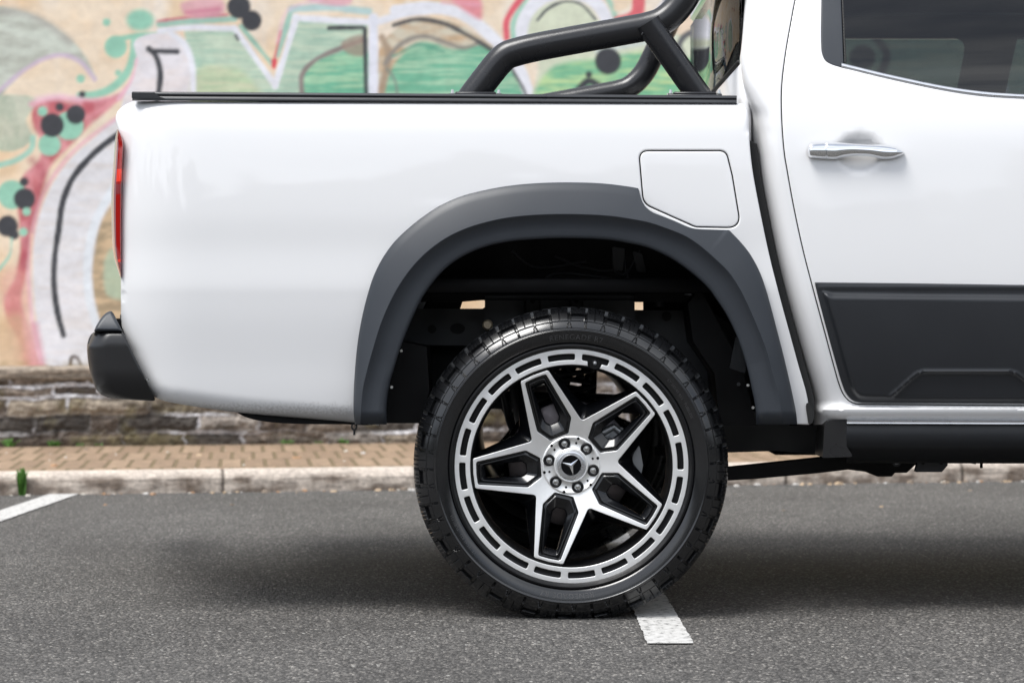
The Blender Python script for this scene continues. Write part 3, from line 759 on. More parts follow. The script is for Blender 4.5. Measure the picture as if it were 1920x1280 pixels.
stroke([(1084, 168), (1104, 152), (1122, 160)], 12, BLK, 1, 6); dot(1104, 140, 6, BLK); dot(1140, 115, 25, BLK); stroke([(1322, 40), (1308, 90), (1304, 140)], 7, WHT, 1, 5)
dot(448, 14, 22, BLK); dot(472, 39, 19, BLK); dot(154, 177, 6, BLK)
for x, y, r, c in ((130, 236, 27, MINT), (93, 272, 21, MINT), (80, 209, 9, MINT), (98, 235, 22, BLK), (142, 215, 18, BLK), (112, 201, 8, BLK), (22, 365, 27, MINT), (46, 373, 20, BLK), (45, 341, 8, BLK), (50, 397, 8, MINT), (14, 424, 20, BLK), (26, 440, 10, BLK), (44, 435, 8, MINT)): dot(x, y, r, c)
stroke([(-10, 312), (30, 300), (58, 280), (62, 258)], 10, (164, 208, 190), 1, 5); stroke([(22, 448), (18, 478), (-4, 508)], 5, (160, 204, 186), 1, 4)
# the mural goes on behind the truck and beyond the frame
fill([(1360, 30), (1560, 60), (1900, 50), (2100, 120), (2050, 240), (1500, 240), (1360, 160)], (150, 186, 164), .95, 10, hatch=((206, 214, 176), (80, 8), .8))
stroke([(1640, 70), (1662, 100), (1650, 140), (1600, 200)], 15, BLK, 1, 5); dot(1617, 108, 24, BLK); stroke([(1560, 40), (1700, 30), (1840, 80), (1880, 170)], 22, WHT, 1, 6)
stroke([(1360, -10), (1420, 60), (1460, 200), (1440, 400)], 26, WHT, 1, 6); stroke([(1390, -10), (1450, 80), (1480, 220)], 7, BLK)
stroke([(1980, 300), (2080, 150), (2240, 90), (2400, 180), (2420, 420)], 26, WHT, 1, 6); fill([(2020, 420), (2080, 200), (2240, 140), (2360, 220), (2370, 420)], (130, 190, 160), .9, 8, hatch=((190, 216, 170), (70, 8), .9))
stroke([(2100, 420), (2120, 260), (2220, 200), (2300, 260)], 11, BLK); dot(2480, 120, 30, BLK); dot(2530, 180, 18, MINT)
fill([(240, 260), (500, 230), (900, 240), (1300, 230), (1400, 420), (900, 520), (300, 460)], (196, 212, 190), .7, 40, hatch=((236, 224, 206), (120, 20), .9))
stroke([(300, 600), (420, 420), (700, 330), (980, 420), (1100, 640)], 30, WHT, .95, 8); stroke([(340, 600), (450, 460), (700, 380), (930, 450)], 10, BLK, .9)
fill([(-400, 60), (-250, 20), (-150, 120), (-180, 400), (-360, 480), (-480, 300)], (200, 212, 194), .9, 12, hatch=((150, 194, 170), (60, 10), .8))
stroke([(-500, 500), (-470, 200), (-330, 20), (-140, 60), (-110, 400)], 26, WHT, .95, 8); stroke([(-440, 460), (-420, 220), (-320, 80), (-200, 110)], 10, BLK)
for k in range(26):
    x = random.choice([random.uniform(-700, -30), random.uniform(1450, 2600), random.uniform(200, 1400)]); y = random.uniform(-300, -60) if random.random() < .5 or 200 < x < 1400 else random.uniform(0, 560)
    dot(x, y, random.uniform(8, 30), random.choice([MINT, BLK, CRIM, PNK]))
# grime where the wall meets the ledge
setc(np.clip((Vv - 672) / 14, 0, 1) * np.clip((fbm(U / 22, Vv / 8, 55) - .3) * 3, 0, 1), srgb((150, 132, 84)), .7)
WALLGAIN = 1.12
col[:] = col * .985 + .012
link('wall_face', np_mesh('wall_face', V, F, [WALLM], np.clip(col * WALLGAIN, 0, 1)), wall)
# solid body behind the painted skin
V, F, M = box(-6.2, 6.38, 0, .3, KH - .1, 3.29, .01)
V = [tuple(np.array(bgpt(x, WD + .065 + y, z)) - W0) for x, y, z in V]
link('wall_core', mesh('wall_core', V, F, [mat('wall_render', (.45, .42, .38), .9)], smooth=False), wall)
V, F, M = box(-6.25, 6.45, -.06, .4, 3.28, 3.36, .01)
V = [tuple(np.array(bgpt(x, WD + .05 + y, z)) - W0) for x, y, z in V]
STONE2 = mat('coping_stone', (.3, .28, .25), .9); noise_rough(STONE2, 20, .8, .95, .3, .6, 60)
link('coping', mesh('coping', V, F, [STONE2], smooth=False), wall)

# stone base: individually coursed stones with proud pale mortar
STONE = mat('rubble_stone', (.3, .25, .2), .9)
co = N(STONE, 'ShaderNodeTexCoord'); at = N(STONE, 'ShaderNodeAttribute', attribute_name='paint')
n1 = N(STONE, 'ShaderNodeTexNoise'); n1.inputs['Scale'].default_value = 30; n1.inputs['Detail'].default_value = 7; n1.inputs['Roughness'].default_value = .65; lk(STONE, co.outputs['Object'], n1.inputs['Vector'])
r1 = N(STONE, 'ShaderNodeMapRange'); r1.inputs[1].default_value = .3; r1.inputs[2].default_value = .7; r1.inputs[3].default_value = .55; r1.inputs[4].default_value = 1.45
lk(STONE, n1.outputs[0], r1.inputs[0]); m1 = N(STONE, 'ShaderNodeMix', data_type='RGBA', blend_type='MULTIPLY'); m1.inputs[0].default_value = 1
lk(STONE, at.outputs['Color'], m1.inputs[6]); lk(STONE, r1.outputs[0], m1.inputs[7]); lk(STONE, m1.outputs[2], BS(STONE).inputs['Base Color'])
bmp = N(STONE, 'ShaderNodeBump'); bmp.inputs['Strength'].default_value = .7; bmp.inputs['Distance'].default_value = .01
lk(STONE, n1.outputs[0], bmp.inputs['Height']); lk(STONE, bmp.outputs[0], BS(STONE).inputs['Normal'])
sx_ = np.arange(-6.2, 6.4, .0065); sz_ = np.arange(KH - .02, LZ - .07, .0065)
Xg, Zg = np.meshgrid(sx_, sz_)
wob = (fbm(Xg * 2.2, Zg * 0 + 3, 61) - .5) * .05 + (fbm(Xg * 9, Zg * 2, 62) - .5) * .012
Zw = Zg - KH + wob
cours = np.array([-.05, .06, .155, .255, .315, .40])
ci = np.clip(np.searchsorted(cours, Zw) - 1, 0, 4)
dz = np.minimum(Zw - cours[ci], cours[np.minimum(ci + 1, 5)] - Zw)
sid = np.zeros_like(ci); dx = np.full_like(Xg, 9.)
for k in range(5):
    r_ = np.random.default_rng(100 + k); b = [-6.4]
    while b[-1] < 6.6: b.append(b[-1] + r_.uniform(.14, .46))
    b = np.array(b); m = ci == k; xx = Xg[m] + (fbm(Zg[m] * 30, Xg[m] * 0 + k, 63) - .5) * .03
    q = np.searchsorted(b, xx) - 1; sid[m] = q + k * 100; dx[m] = np.minimum(xx - b[q], b[np.minimum(q + 1, len(b) - 1)] - xx)
dm = np.minimum(dz, dx) ; mort = np.clip((.011 + (fbm(Xg * 14, Zg * 14, 64) - .5) * .012 - dm) / .004, 0, 1)
rr_ = np.random.default_rng(5).random((700, 3))
pal = srgb([(146, 130, 114), (118, 102, 88), (164, 148, 126), (98, 90, 82), (136, 116, 98), (156, 144, 132)])
pal = pal * .75 + pal.mean(1, keepdims=True) * .25
cs = pal[(rr_[sid, 0] * 6).astype(int) % 6] * (.55 + .5 * rr_[sid, 1])[..., None]
moss = np.clip((fbm(Xg * 7, Zg * 9, 71) - .56) * 5, 0, 1)[..., None]; cs = cs * (1 - .55 * moss) + srgb((130, 120, 76)) * .55 * moss * (.6 + rr_[sid, 2][..., None] * .5)
dark = np.clip((fbm(Xg * 5, Zg * 11, 73) - .48) * 5, 0, 1)[..., None]; cs = cs * (1 - .6 * dark) + srgb((46, 38, 32)) * .6 * dark
mc = srgb((208, 206, 208)) * (.75 + .5 * fbm(Xg * 20, Zg * 20, 74))[..., None]
mm_ = (mort * np.clip((fbm(Xg * 3.5, Zg * 8, 75) - .40) * 6, .08, 1))[..., None]
cs = cs * (1 - mm_) + mc * mm_
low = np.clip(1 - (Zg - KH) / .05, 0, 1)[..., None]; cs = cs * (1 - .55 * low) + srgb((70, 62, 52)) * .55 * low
bul = np.clip(dm / .035, 0, 1) ** .5 * .022 * (.5 + rr_[sid, 2]) + (fbm(Xg * 26, Zg * 26, 76) - .5) * .026
rec = np.where(mort > .3, .010, .0) + bul
dd_ = WD - .03 - rec
o = np.array([0, KZ]); Vx = o[0] + dirx.x * Xg + diry.x * dd_ - W0[0]; Vy = o[1] + dirx.y * Xg + diry.y * dd_ - W0[1]
V = np.stack([Vx.ravel(), Vy.ravel(), (Zg - W0[2]).ravel()], 1); n = len(sx_); m = len(sz_)
i = np.arange(m - 1)[:, None] * n + np.arange(n - 1)[None]; F = np.stack([i, i + 1, i + n + 1, i + n], 2).reshape(-1, 4)
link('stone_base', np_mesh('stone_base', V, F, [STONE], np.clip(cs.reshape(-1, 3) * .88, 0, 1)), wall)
# ledge
def lf(X, T_):
    d = np.interp(T_, [0, 1, 2, 3, 4, 5], [.02, -.055, -.06, -.058, -.04, .06]) + WD + (fbm(X * 5, T_ * 2, 81) - .5) * .012
    z = np.interp(T_, [0, 1, 2, 3, 4, 5], [LZ - .085, LZ - .075, LZ - .045, LZ - .018, LZ - .004, LZ]) + (fbm(X * 2.3, T_ * .0 + 4, 82) - .5) * .008
    return dirx.x * X + diry.x * d - W0[0], KZ + dirx.y * X + diry.y * d - W0[1], z - W0[2]
V, F, X_, T_ = grid_mesh(np.arange(-6.2, 6.4, .012), np.linspace(0, 5, 26), lf)
lc = srgb((150, 138, 124))[None] * (.6 + .7 * fbm(X_ * 8, T_ * 2, 83))[:, None]; a = np.clip((fbm(X_ * 4, T_ * 1.2, 84) - .5) * 5, 0, 1)[:, None]
lc = lc * (1 - .6 * a) + srgb((76, 66, 56))[None] * .6 * a
link('ledge', np_mesh('ledge', V, F, [STONE], np.clip(lc, 0, 1)), wall)

# weeds along the wall foot and in the kerb joint
LEAF = mat('weed_leaf', (.09, .22, .035), .6); noise_rough(LEAF, 30, .5, .7, .5); BS(LEAF).inputs['Subsurface Weight'].default_value = 0
def weed(s, d, z, h, n, label, spread=1.0):
    V, F = [], []
    for k in range(n):
        a = random.uniform(0, 2 * math.pi); l = h * random.uniform(.5, 1); lean = random.uniform(.2, .9) * l * spread; wd = h * random.uniform(.05, .11)
        bx_, by_ = random.uniform(-.02, .02) * spread, random.uniform(-.008, .008)
        c_, s_ = math.cos(a), math.sin(a); rows = []
        for q in range(5):
            t = q / 4; w_ = wd * math.sin(math.pi * min(1, .12 + t * .88)) ** .7
            px_, py_ = bx_ + c_ * lean * t ** 1.6, by_ + s_ * lean * t ** 1.6 * .5; pz_ = l * (t - .35 * t * t * (lean / l))
            rows.append([(px_ - s_ * w_, py_ + c_ * w_, pz_), (px_, py_, pz_ - w_ * .3), (px_ + s_ * w_, py_ - c_ * w_, pz_)])
        v, f = loft(rows); b = len(V); V += v; F += [tuple(i + b for i in q) for q in f]
    return tag(link('weed', mesh('weed', V, F, [LEAF]), loc=bgpt(s, d, z)), label, 'weed', 'weeds growing at the wall foot and kerb')
def s_at(px, d):
    """kerb coordinate s of the drawing column px at d behind the kerb"""
    t = (px - 960) * S / D      # X = t * (Y + D)
    o = np.array([0, KZ]) + np.array([diry.x, diry.y]) * d
    return (t * (o[1] + D) - o[0]) / (dirx.x - t * dirx.y)
weed(s_at(41, -.01), -.012, 0.0, .135, 30, 'tallest green weed, growing in the kerb joint beside the left white line', .35)
weed(s_at(101, WD - .1), WD - .075, KH, .045, 34, 'leafy green weed at the foot of the stone base, left of the bumper', 1.4)
weed(s_at(18, WD - .1), WD - .075, KH, .06, 22, 'weed at the wall foot nearest the left edge of the photo', 1.2)
weed(s_at(150, WD - .1), WD - .075, KH, .025, 16, 'small low weed at the wall foot under the bumper', 1.2)
weed(s_at(185, WD - .1), WD - .075, KH, .022, 14, 'smallest weed at the wall foot, just right of the bumper tip', 1.2)
weed(s_at(540, WD - .1), WD - .075, KH, .035, 24, 'weed at the wall foot below the black lip under the truck bed', 1.6)
weed(s_at(645, WD - .1), WD - .075, KH, .04, 24, 'weed at the wall foot just left of the hanging chain link', 1.2)
weed(s_at(598, WD - .1), WD - .075, KH, .022, 14, 'low flat weed at the wall foot between the two bushier ones', 1.2)

# chips and grit in the gutter
GRIT = mat('gutter_grit', (.5, .45, .38), .85)
gi = N(GRIT, 'ShaderNodeAttribute', attribute_name='paint'); lk(GRIT, gi.outputs['Color'], BS(GRIT).inputs['Base Color'])
V, F, C = [], [], []
for k in range(520):
    s = random.uniform(-6, 7); d = -abs(random.gauss(0, .035)) - .006; r = random.choice([.003, .004, .006, .009, .013]) * random.uniform(.7, 1.2)
    if random.random() < .3: d = random.uniform(.15, WD - .1); z0 = KH - .004
    else: z0 = 0
    if random.random() < .12 and z0 == 0: d = random.uniform(-2, 0); r *= .6
    cx, cy, _ = bgpt(s, d, 0); b = len(V); n = 6; an = random.uniform(0, 6)
    cl = srgb(random.choice([(225, 218, 205), (205, 180, 150), (190, 150, 115), (230, 226, 220), (150, 135, 120)])) * .8
    st = random.uniform(1, 1.8)
    for j in range(n):
        a = an + 2 * math.pi * j / n; q = r * random.uniform(.75, 1.2)
        V.append((cx + q * st * math.cos(a), cy + q * math.sin(a), z0 - .001)); C.append(cl)
    for j in range(n):
        a = an + 2 * math.pi * j / n; q = r * random.uniform(.5, .8)
        V.append((cx + q * st * math.cos(a), cy + q * math.sin(a), z0 + r * random.uniform(.5, .9))); C.append(cl)
    for j in range(n): F.append((b + j, b + (j + 1) % n, b + n + (j + 1) % n, b + n + j))
    F.append(tuple(b + n + j for j in range(n)))
me = mesh('grit', V, F, [GRIT], smooth=False); ca = me.color_attributes.new('paint', 'FLOAT_COLOR', 'POINT')
ca.data.foreach_set('color', np.concatenate([np.array(C), np.ones((len(C), 1))], 1).astype(np.float32).ravel())
tag(link('grit', me), 'pale chips and grit scattered along the kerb and pavement', 'grit', kind='stuff')

# ------------------------------------------------------------------ the pickup truck
YC = .95
TR = np.array([1.7, YC, 0.0])
truck = empty('pickup_truck', TR)
tag(truck, 'white double cab pickup truck with black wheel arch flares and roll bar', 'pickup truck')
def part(name, geo, mats, parent=None, smooth=True, mirror=False, label=None):
    V, F = geo[0], geo[1]; M = geo[2] if len(geo) > 2 else None
    V = np.array(V, float) - TR
    p = parent[0] if isinstance(parent, list) else (parent or truck)
    o = link(name, mesh(name, V, F, mats, M, smooth), p)
    if label: o['label'] = label
    res = [o]
    if mirror:
        V2 = V * np.array([1, -1, 1]); F2 = [t[::-1] for t in F]
        p2 = parent[1] if isinstance(parent, list) and len(parent) > 1 else (parent if parent and not isinstance(parent, list) else truck)
        o2 = link(name, mesh(name, V2, F2, mats, M, smooth), p2); res.append(o2)
    return res

def knots(ks):
    a = np.array(ks, float)
    x = a[:, 0]; y = a[:, 1]
    # smooth monotone-ish interpolation
    from_ = catmull([(p[0], p[1] * 2000) for p in ks], False, 12)
    return lambda q: np.interp(q, from_[:, 0], from_[:, 1] / 2000)
kb = knots([(165, .12), (185, .092), (194, .074), (206, .060), (230, .049), (280, .040), (400, .0290), (470, .0278), (540, .0236), (552, .0242), (600, .0280), (680, .038), (740, .045), (800, .056)])
def y_bed(x, y):
    x = np.asarray(x, float); y = np.asarray(y, float)
    return kb(y) + np.clip((390 - x) / 165, 0, 1.3) ** 3.2 * .05
kc = knots([(-260, .36), (-120, .25), (0, .165), (90, .108), (150, .078), (200, .062), (260, .048), (400, .034), (545, .029), (620, .035), (690, .048), (740, .062), (757, .067), (800, .074)])
def y_cab(x, y): return kc(np.asarray(y, float)) + 0 * np.asarray(x, float)

# -- curves traced from the side elevation
f_out = catmull([(665.6, 796), (663.2, 775), (662.7, 755), (664.6, 706), (669.5, 650), (677, 603), (687, 560), (701, 516), (718, 482.6), (738, 455), (759, 434), (790.6, 408), (826, 385), (865, 368), (904, 357.6), (950, 349), (1005, 343.6), (1065, 342), (1130, 344), (1180, 350), (1197, 353)], False, 6)
f_out = np.vstack([f_out, catmull([(1197.5, 354), (1200, 364), (1204, 377), (1211, 388), (1222, 397), (1240, 404.5), (1265, 414.5), (1290, 425.5), (1303, 428.6), (1335, 430.3), (1367, 431.3)], False, 4), catmull([(1368, 432), (1388, 453), (1405, 474), (1422, 504), (1433, 532), (1441.5, 560), (1457, 618.6), (1469, 665), (1484.5, 732), (1493, 775), (1495, 796)], False, 5)])
f_cre = catmull([(676, 796), (677, 770), (678, 755), (681, 726), (690, 687), (700.8, 648), (714.5, 605), (734, 560), (751.6, 529.5), (775, 498), (802, 471), (837.5, 445.5), (874.6, 428), (910, 417), (950, 408.4), (1000, 403.3), (1060, 401.5), (1140, 404.5), (1180, 410), (1217.5, 417), (1255, 429.7), (1285, 442), (1311, 459), (1339, 483), (1367.5, 511), (1386, 539), (1397.5, 561), (1412, 593), (1426, 626.4), (1437.7, 657.7), (1449, 700.6), (1459, 736), (1465, 771), (1467, 796)], False, 6)
f_inn = catmull([(725, 796), (725, 759), (730, 722), (740, 687), (751.6, 650), (767, 611), (790.6, 560.7), (812, 529.5), (837.5, 502), (865, 482.6), (904, 465), (950, 454), (1000, 449), (1052, 447), (1140, 450), (1180, 456.5), (1213.8, 464.4), (1251, 481), (1281, 500), (1311, 524), (1330, 543), (1342, 560), (1359.5, 586), (1379, 624.5), (1392.7, 661.6), (1402.5, 696.7), (1411, 736), (1417, 768), (1418, 796)], False, 6)
AC = np.array([1070., 796.])
def polar(c):
    d = c - AC; t = np.arctan2(d[:, 0], -d[:, 1]); return t, np.hypot(d[:, 0], d[:, 1])
def rad(c, th_):
    t, r = polar(c); o = np.argsort(t, kind='stable'); return np.interp(th_, t[o], r[o])
TH = np.linspace(-math.pi / 2 + .002, math.pi / 2 - .002, 560)
ro, rc, ri = rad(f_out, TH), rad(f_cre, TH), rad(f_inn, TH)
def flare(shift=0, notch=True):
    r_o = ro if notch else np.maximum(ro, np.interp(TH, TH[[0, 250, 400, -1]], [406, 453, 450, 425])*0+ro)
    if not notch:
        # without the filler cut-out the outer edge simply runs on
        r_o = ro.copy(); i0 = np.searchsorted(TH, .28); i1 = np.searchsorted(TH, .76)
        r_o[i0:i1] = np.interp(TH[i0:i1], [TH[i0], TH[(i0+i1)//2], TH[i1]], [ro[i0], max(ro[i0], ro[i1]) , ro[i1]])
    i0, i1 = np.searchsorted(TH, polar(np.array([[1180., 350.]]))[0][0]), np.searchsorted(TH, polar(np.array([[1405., 474.]]))[0][0])
    rf = ro.copy(); tt = TH[[i0 - 60, i0 - 30, i0, i1, i1 + 30, i1 + 60]]; pc = np.polyfit(tt, ro[[i0 - 60, i0 - 30, i0, i1, i1 + 30, i1 + 60]], 3); rf[i0:i1] = np.polyval(pc, TH[i0:i1]); rf = np.maximum(rf, ro)
    oS = [0, .012, .05, .2, .4, .6, .8, .93, .985, 1]; oY = [.0125, .0075, .004, -.005, -.0125, -.0195, -.026, -.0300, -.0315, -.032]
    rows = []
    fade = np.clip((np.abs(TH) - 1.25) / .3, 0, 1)
    prof = [('o', 0.0, .055), ('o', 0.0, .0125), ('o', .012, .0075), ('o', .03, .006), ('o', .06, .004), ('o', .12, 0), ('o', .2, -.005), ('o', .3, -.009), ('o', .4, -.0125), ('o', .5, -.016), ('o', .6, -.0195), ('o', .7, -.023), ('o', .8, -.026), ('o', .88, -.028), ('o', .93, -.0300), ('o', .985, -.0315),
            ('i', .0, -.0320), ('i', .03, -.0308), ('i', .1, -.0265), ('i', .25, -.0205), ('i', .45, -.0175), ('i', .65, -.0165), ('i', .85, -.0165), ('i', .94, -.0155), ('i', .985, -.012), ('i', 1.0, -.006), ('i', 1.0, .03), ('i', 1.0, .05)]
    for kind, s, y in prof:
        r = r_o + (rc - r_o) * s if kind == 'o' else rc + (ri - rc) * s
        row = []
        for k in range(len(TH)):
            x = AC[0] + r[k] * math.sin(TH[k]); yy = AC[1] - r[k] * math.cos(TH[k])
            dpt = y
            if kind == 'o' and (s > 0 or y < .02):
                sf = (rf[k] - r[k]) / max(1e-6, rf[k] - rc[k]); dpt = float(np.interp(sf, oS, oY)) + (.003 if s == 0 and sf > .01 else 0)
            if kind == 'i' and s < .9: dpt = y + (-.030 - y) * fade[k] * .6
            low = max(0, (yy - 770) / 26); dpt = dpt + .03 * low ** 2
            q = P(x, yy, dpt); row.append((q[0] + shift, q[1], q[2]))
        rows.append(row)
    V, F = loft(rows)
    return V, [f[::-1] for f in F], [0] * len(F)
fl = part('wheel_arch_flare', flare(), [SATIN], mirror=True)
part('wheel_arch_flare', flare(3.15, False), [SATIN], mirror=True)

# -- bed side
bed_r = catmull([(1385, 193.5), (1393, 196), (1400, 203), (1403.5, 214), (1404.5, 240), (1406, 275), (1411, 320), (1424, 391), (1442.5, 479), (1463, 560), (1480.6, 624.5), (1496, 681), (1514, 747), (1517.5, 785), (1517, 796)], False, 6)
arch = np.array([(AC[0] + (rc[k] * .75 + ri[k] * .25) * math.sin(TH[k]), AC[1] - (rc[k] * .75 + ri[k] * .25) * math.cos(TH[k])) for k in range(0, 560, 3)])
bed_l = catmull([(700, 796), (665, 792), (560, 783), (455, 774), (380, 764), (330, 756), (304, 750), (284, 739), (266, 712), (244, 668), (229, 630), (226.8, 606), (226.6, 590), (226.5, 520), (226.5, 440), (228, 343), (230.6, 284), (229.5, 268), (223, 249), (218.5, 234), (216.8, 222), (219.5, 211), (228, 201.5), (239, 194.5), (251, 190)], False, 5)
bed_out = np.vstack([bed_l, [(700, 191), (1200, 193)], bed_r, arch[::-1]])
flap = rounded([(1198, 283.2), (1361.5, 283.2), (1373, 330), (1389, 427), (1304, 425.5), (1206.5, 382)], [17, 17, 40, 22, 30, 26], 8)
def inset(poly, d):
    t = np.roll(poly, -1, 0) - np.roll(poly, 1, 0); t /= np.maximum(np.linalg.norm(t, axis=1), 1e-9)[:, None]
    n = np.stack([-t[:, 1], t[:, 0]], 1)
    if not inside(poly, (poly + n * .5)).mean() > .5: n = -n
    return poly + n * d
def roll_bed(x, y):
    R = np.full(len(x), 2.2); A = np.full(len(x), .003)
    m = (y > 720) & (x < 675); R[m] = 32; A[m] = .04
    m3 = (x < 330) & (y <= 752); R[m3] = np.interp(y[m3], [560, 660], [5, 30]); A[m3] = np.interp(y[m3], [560, 660], [.006, .04])
    m4 = (y < 215) & (x > 240) & (x < 1380); R[m4] = 10; A[m4] = .010
    m5 = (x > 1380) & (y < 250); R[m5] = 10; A[m5] = .012
    return R, A
lowc = bed_l[(bed_l[:, 1] > 560)]; lowc = lowc[lowc[:, 0] < 690]; lowc = resample(lowc, 150, False)
tn_ = np.gradient(lowc, axis=0); tn_ /= np.linalg.norm(tn_, axis=1)[:, None]; nn_ = np.stack([-tn_[:, 1], tn_[:, 0]], 1)
if not inside(bed_out, lowc[40:41] + nn_[40:41] * 8)[0]: nn_ = -nn_
br_ = np.vstack([lowc + nn_ * o_ for o_ in (1, 2.2, 3.8, 6, 9, 12.5, 16.5, 21, 26, 31, 36)])
def clr(x, y): 
    p_ = np.stack([x, y], 1); m_ = (y > 550) & (x < 680) & ((x < 330) | (y > 700)); r_ = np.zeros(len(x), bool)
    if m_.any(): r_[m_] = pdist(lowc, p_[m_], False) < 39
    return r_
g = panel(bed_out, [inset(flap, -1.3)], y_bed, step=6, R=5, roll=roll_bed, skirt=.07, rows=br_, clear=clr)
bs = part('bed_side', g, [PAINT, UNDER], mirror=True)  # flange coloured black to paint in the shade of the cab gap
g = panel(inset(flap, 1.0), [], lambda x, y: y_bed(x, y) - .0003, step=12, R=2.0, skirt=.012)
part('fuel_flap', g, [PAINT, GAP])
g = panel(inset(flap, -8), [], lambda x, y: y_bed(x, y) + .016, step=20, R=2, skirt=0)
part('flap_gap_backing', g, [GAP])  # black sheet standing in for the shade behind the flap gap
def tailpt(v): return v
# rest of the cargo bed: tailgate, floor, front wall, inner sides, cover
zf = .84
xr = P(226, 400, .1)[0]; xf = .56
V1 = box(xr - .012, xr + .06, .17, 1.73, .62, 1.325, .015)
part('tailgate', V1, [PAINT])
part('bed_floor', box(xr + .05, xf - .02, .14, 1.76, zf, zf + .04), [UNDER])
part('bed_front_wall', box(xf - .035, xf - .005, .12, 1.78, .845, 1.33), [PAINT])
part('bed_cover', box(-.93, xf - .04, .13, 1.77, 1.318, 1.332, .004), [mat('cover_black', (.012, .012, .013), .5)])

# rail along the top of the bed side
def rail_geo():
    rows = []
    xs_ = np.r_[248, 249.5, np.linspace(255, 1380, 40), 1381.5]
    for (fz, dy) in ((1.0, .03), (1.0, .004), (.93, .0), (.72, -.001), (.62, .003), (.56, .004), (.5, .0), (.2, -.002), (.12, .002), (.0, .006), (.0, .02)):
        row = []
        for x in xs_:
            top = 172 + (x - 248) / 1132 * 7.5; bot = 189 + (x - 248) / 1132 * 7
            yy = bot + (top - bot) * fz
            row.append(P(x, yy, .07 + dy))
        rows.append(row)
    V, F = loft(rows); F = [f[::-1] for f in F]
    n = len(xs_); m = 11
    F.append(tuple(i * n for i in range(m))); F.append(tuple(i * n + n - 1 for i in range(m))[::-1])
    # deck of the rail going inwards
    a = len(V)
    V = list(V) + [(V[0][0], .17, V[0][2]), (V[n - 1][0], .17, V[n - 1][2])]
    F.append((0, n - 1, a + 1, a))
    return V, F, [0] * len(F)
ra = part('bed_rail', rail_geo(), [RAIL], mirror=True)
# end cap groove of the rail
part('rail_end_cap', extrude([(247, 173.5), (290, 174), (300, 182), (310, 184.5), (247, 184)], .0665, .0675), [RAIL], parent=ra[0])

# tail lamp
def lamp_geo(shrink=0):
    R_e = catmull([(221, 243), (226, 252), (230.4, 269), (230, 284), (227.6, 343), (226.4, 441), (226.4, 519)], False, 8)
    L_e = catmull([(219.5, 243), (216.5, 256), (212.7, 306), (209.2, 357), (209.4, 427), (213, 478), (225, 519)], False, 8)
    R_e, L_e = resample(R_e, 60, False), resample(L_e, 60, False)
    rows = []
    for s, y in ((0, .075), (.0, .045), (.08, .040), (.3, .043), (.55, .050), (.75, .062), (.92, .085), (1, .12), (1.0, .2), (.6, .3)):
        rows.append([P(*(R_e[k] + (L_e[k] - R_e[k]) * s + (0 if s > 0 else .9, 0)), y + .02) for k in range(60)])
    V, F = loft(rows); F = [f[::-1] for f in F]
    M = []
    for i in range(9):
        for k in range(59):
            f = k / 59
            if i >= 4: M.append(3 if .06 < f < .9 else 2)
            elif .27 < f < .34 : M.append(1)
            elif .36 < f < .44: M.append(2)
            elif .865 < f < .885: M.append(1)
            elif f > .885: M.append(2)
            else: M.append(0)
    return V, F, M
part('tail_light', lamp_geo(), [RED, ORNG, REDD, PLUM], mirror=True)

# bumper
def solid_from(outline, y0, y1, R, A, step=7, mats=None, rollx=None):
    return panel(outline, [], lambda x, y: y0 + np.zeros(len(np.atleast_1d(x))), step=step, R=R, A=A, skirt=y1 - y0)
bo = catmull([(176, 622.5), (170, 628), (165.5, 638), (163.6, 650), (164.8, 672), (170, 700), (178, 724), (187, 737), (199, 743.3), (214, 746.7), (250, 749.5)], False, 5)
bo = np.vstack([bo, [(287, 751.3), (290.6, 749.6)], catmull([(289, 742), (272, 707), (250, 663), (235, 631), (231, 624.5)], False, 4), [(229, 622.8)]])
def yb_(x, y):
    L_ = np.interp(y, [622, 650, 672, 700, 724, 737, 747, 750], [175, 163.5, 164.8, 170, 178, 187, 214, 250]); t_ = np.clip(1 - (x - L_) / 34, 0, .999)
    return .018 + (1 - np.sqrt(1 - t_ * t_)) * .07 + np.clip((650 - y) / 28, 0, 1) ** 2 * .012 + np.clip((y - 690) / 60, 0, 1) ** 2 * .035
g = panel(bo, [], yb_, step=4, R=4.5, A=.006, skirt=1.86 - .1)
bm_ = part('rear_bumper', g, [BUMP, BUMP])
cap = catmull([(176.5, 620.8), (181, 610), (192, 593.5), (201, 585.5), (208.6, 583.6), (213, 588)], False, 5)
cap = np.vstack([cap, [(218.8, 599.5), (225, 611.6), (229.5, 621.6)]])
g = panel(cap, [], lambda x, y: .022 + np.clip((621 - y) / 38, 0, 1) ** 1.5 * .03, step=5, R=5, A=.012, skirt=1.86 - .1)
part('bumper_step', g, [SATIN, SATIN], parent=bm_[0])
part('bumper_gap_backing', extrude([(180, 616), (226, 616), (230, 628), (176, 628)], .05, 1.85), [GAP], parent=bm_[0])  # black backing; the shade of the bumper gap is painted in
part('bumper_bracket', extrude([(214, 597), (226, 597), (232, 628), (214, 628)], .09, 1.8), [UNDER])
part('bumper_bolt', tube([P(277, 711, .02), P(277, 711, .04)], .0045, 10), [ZINC])

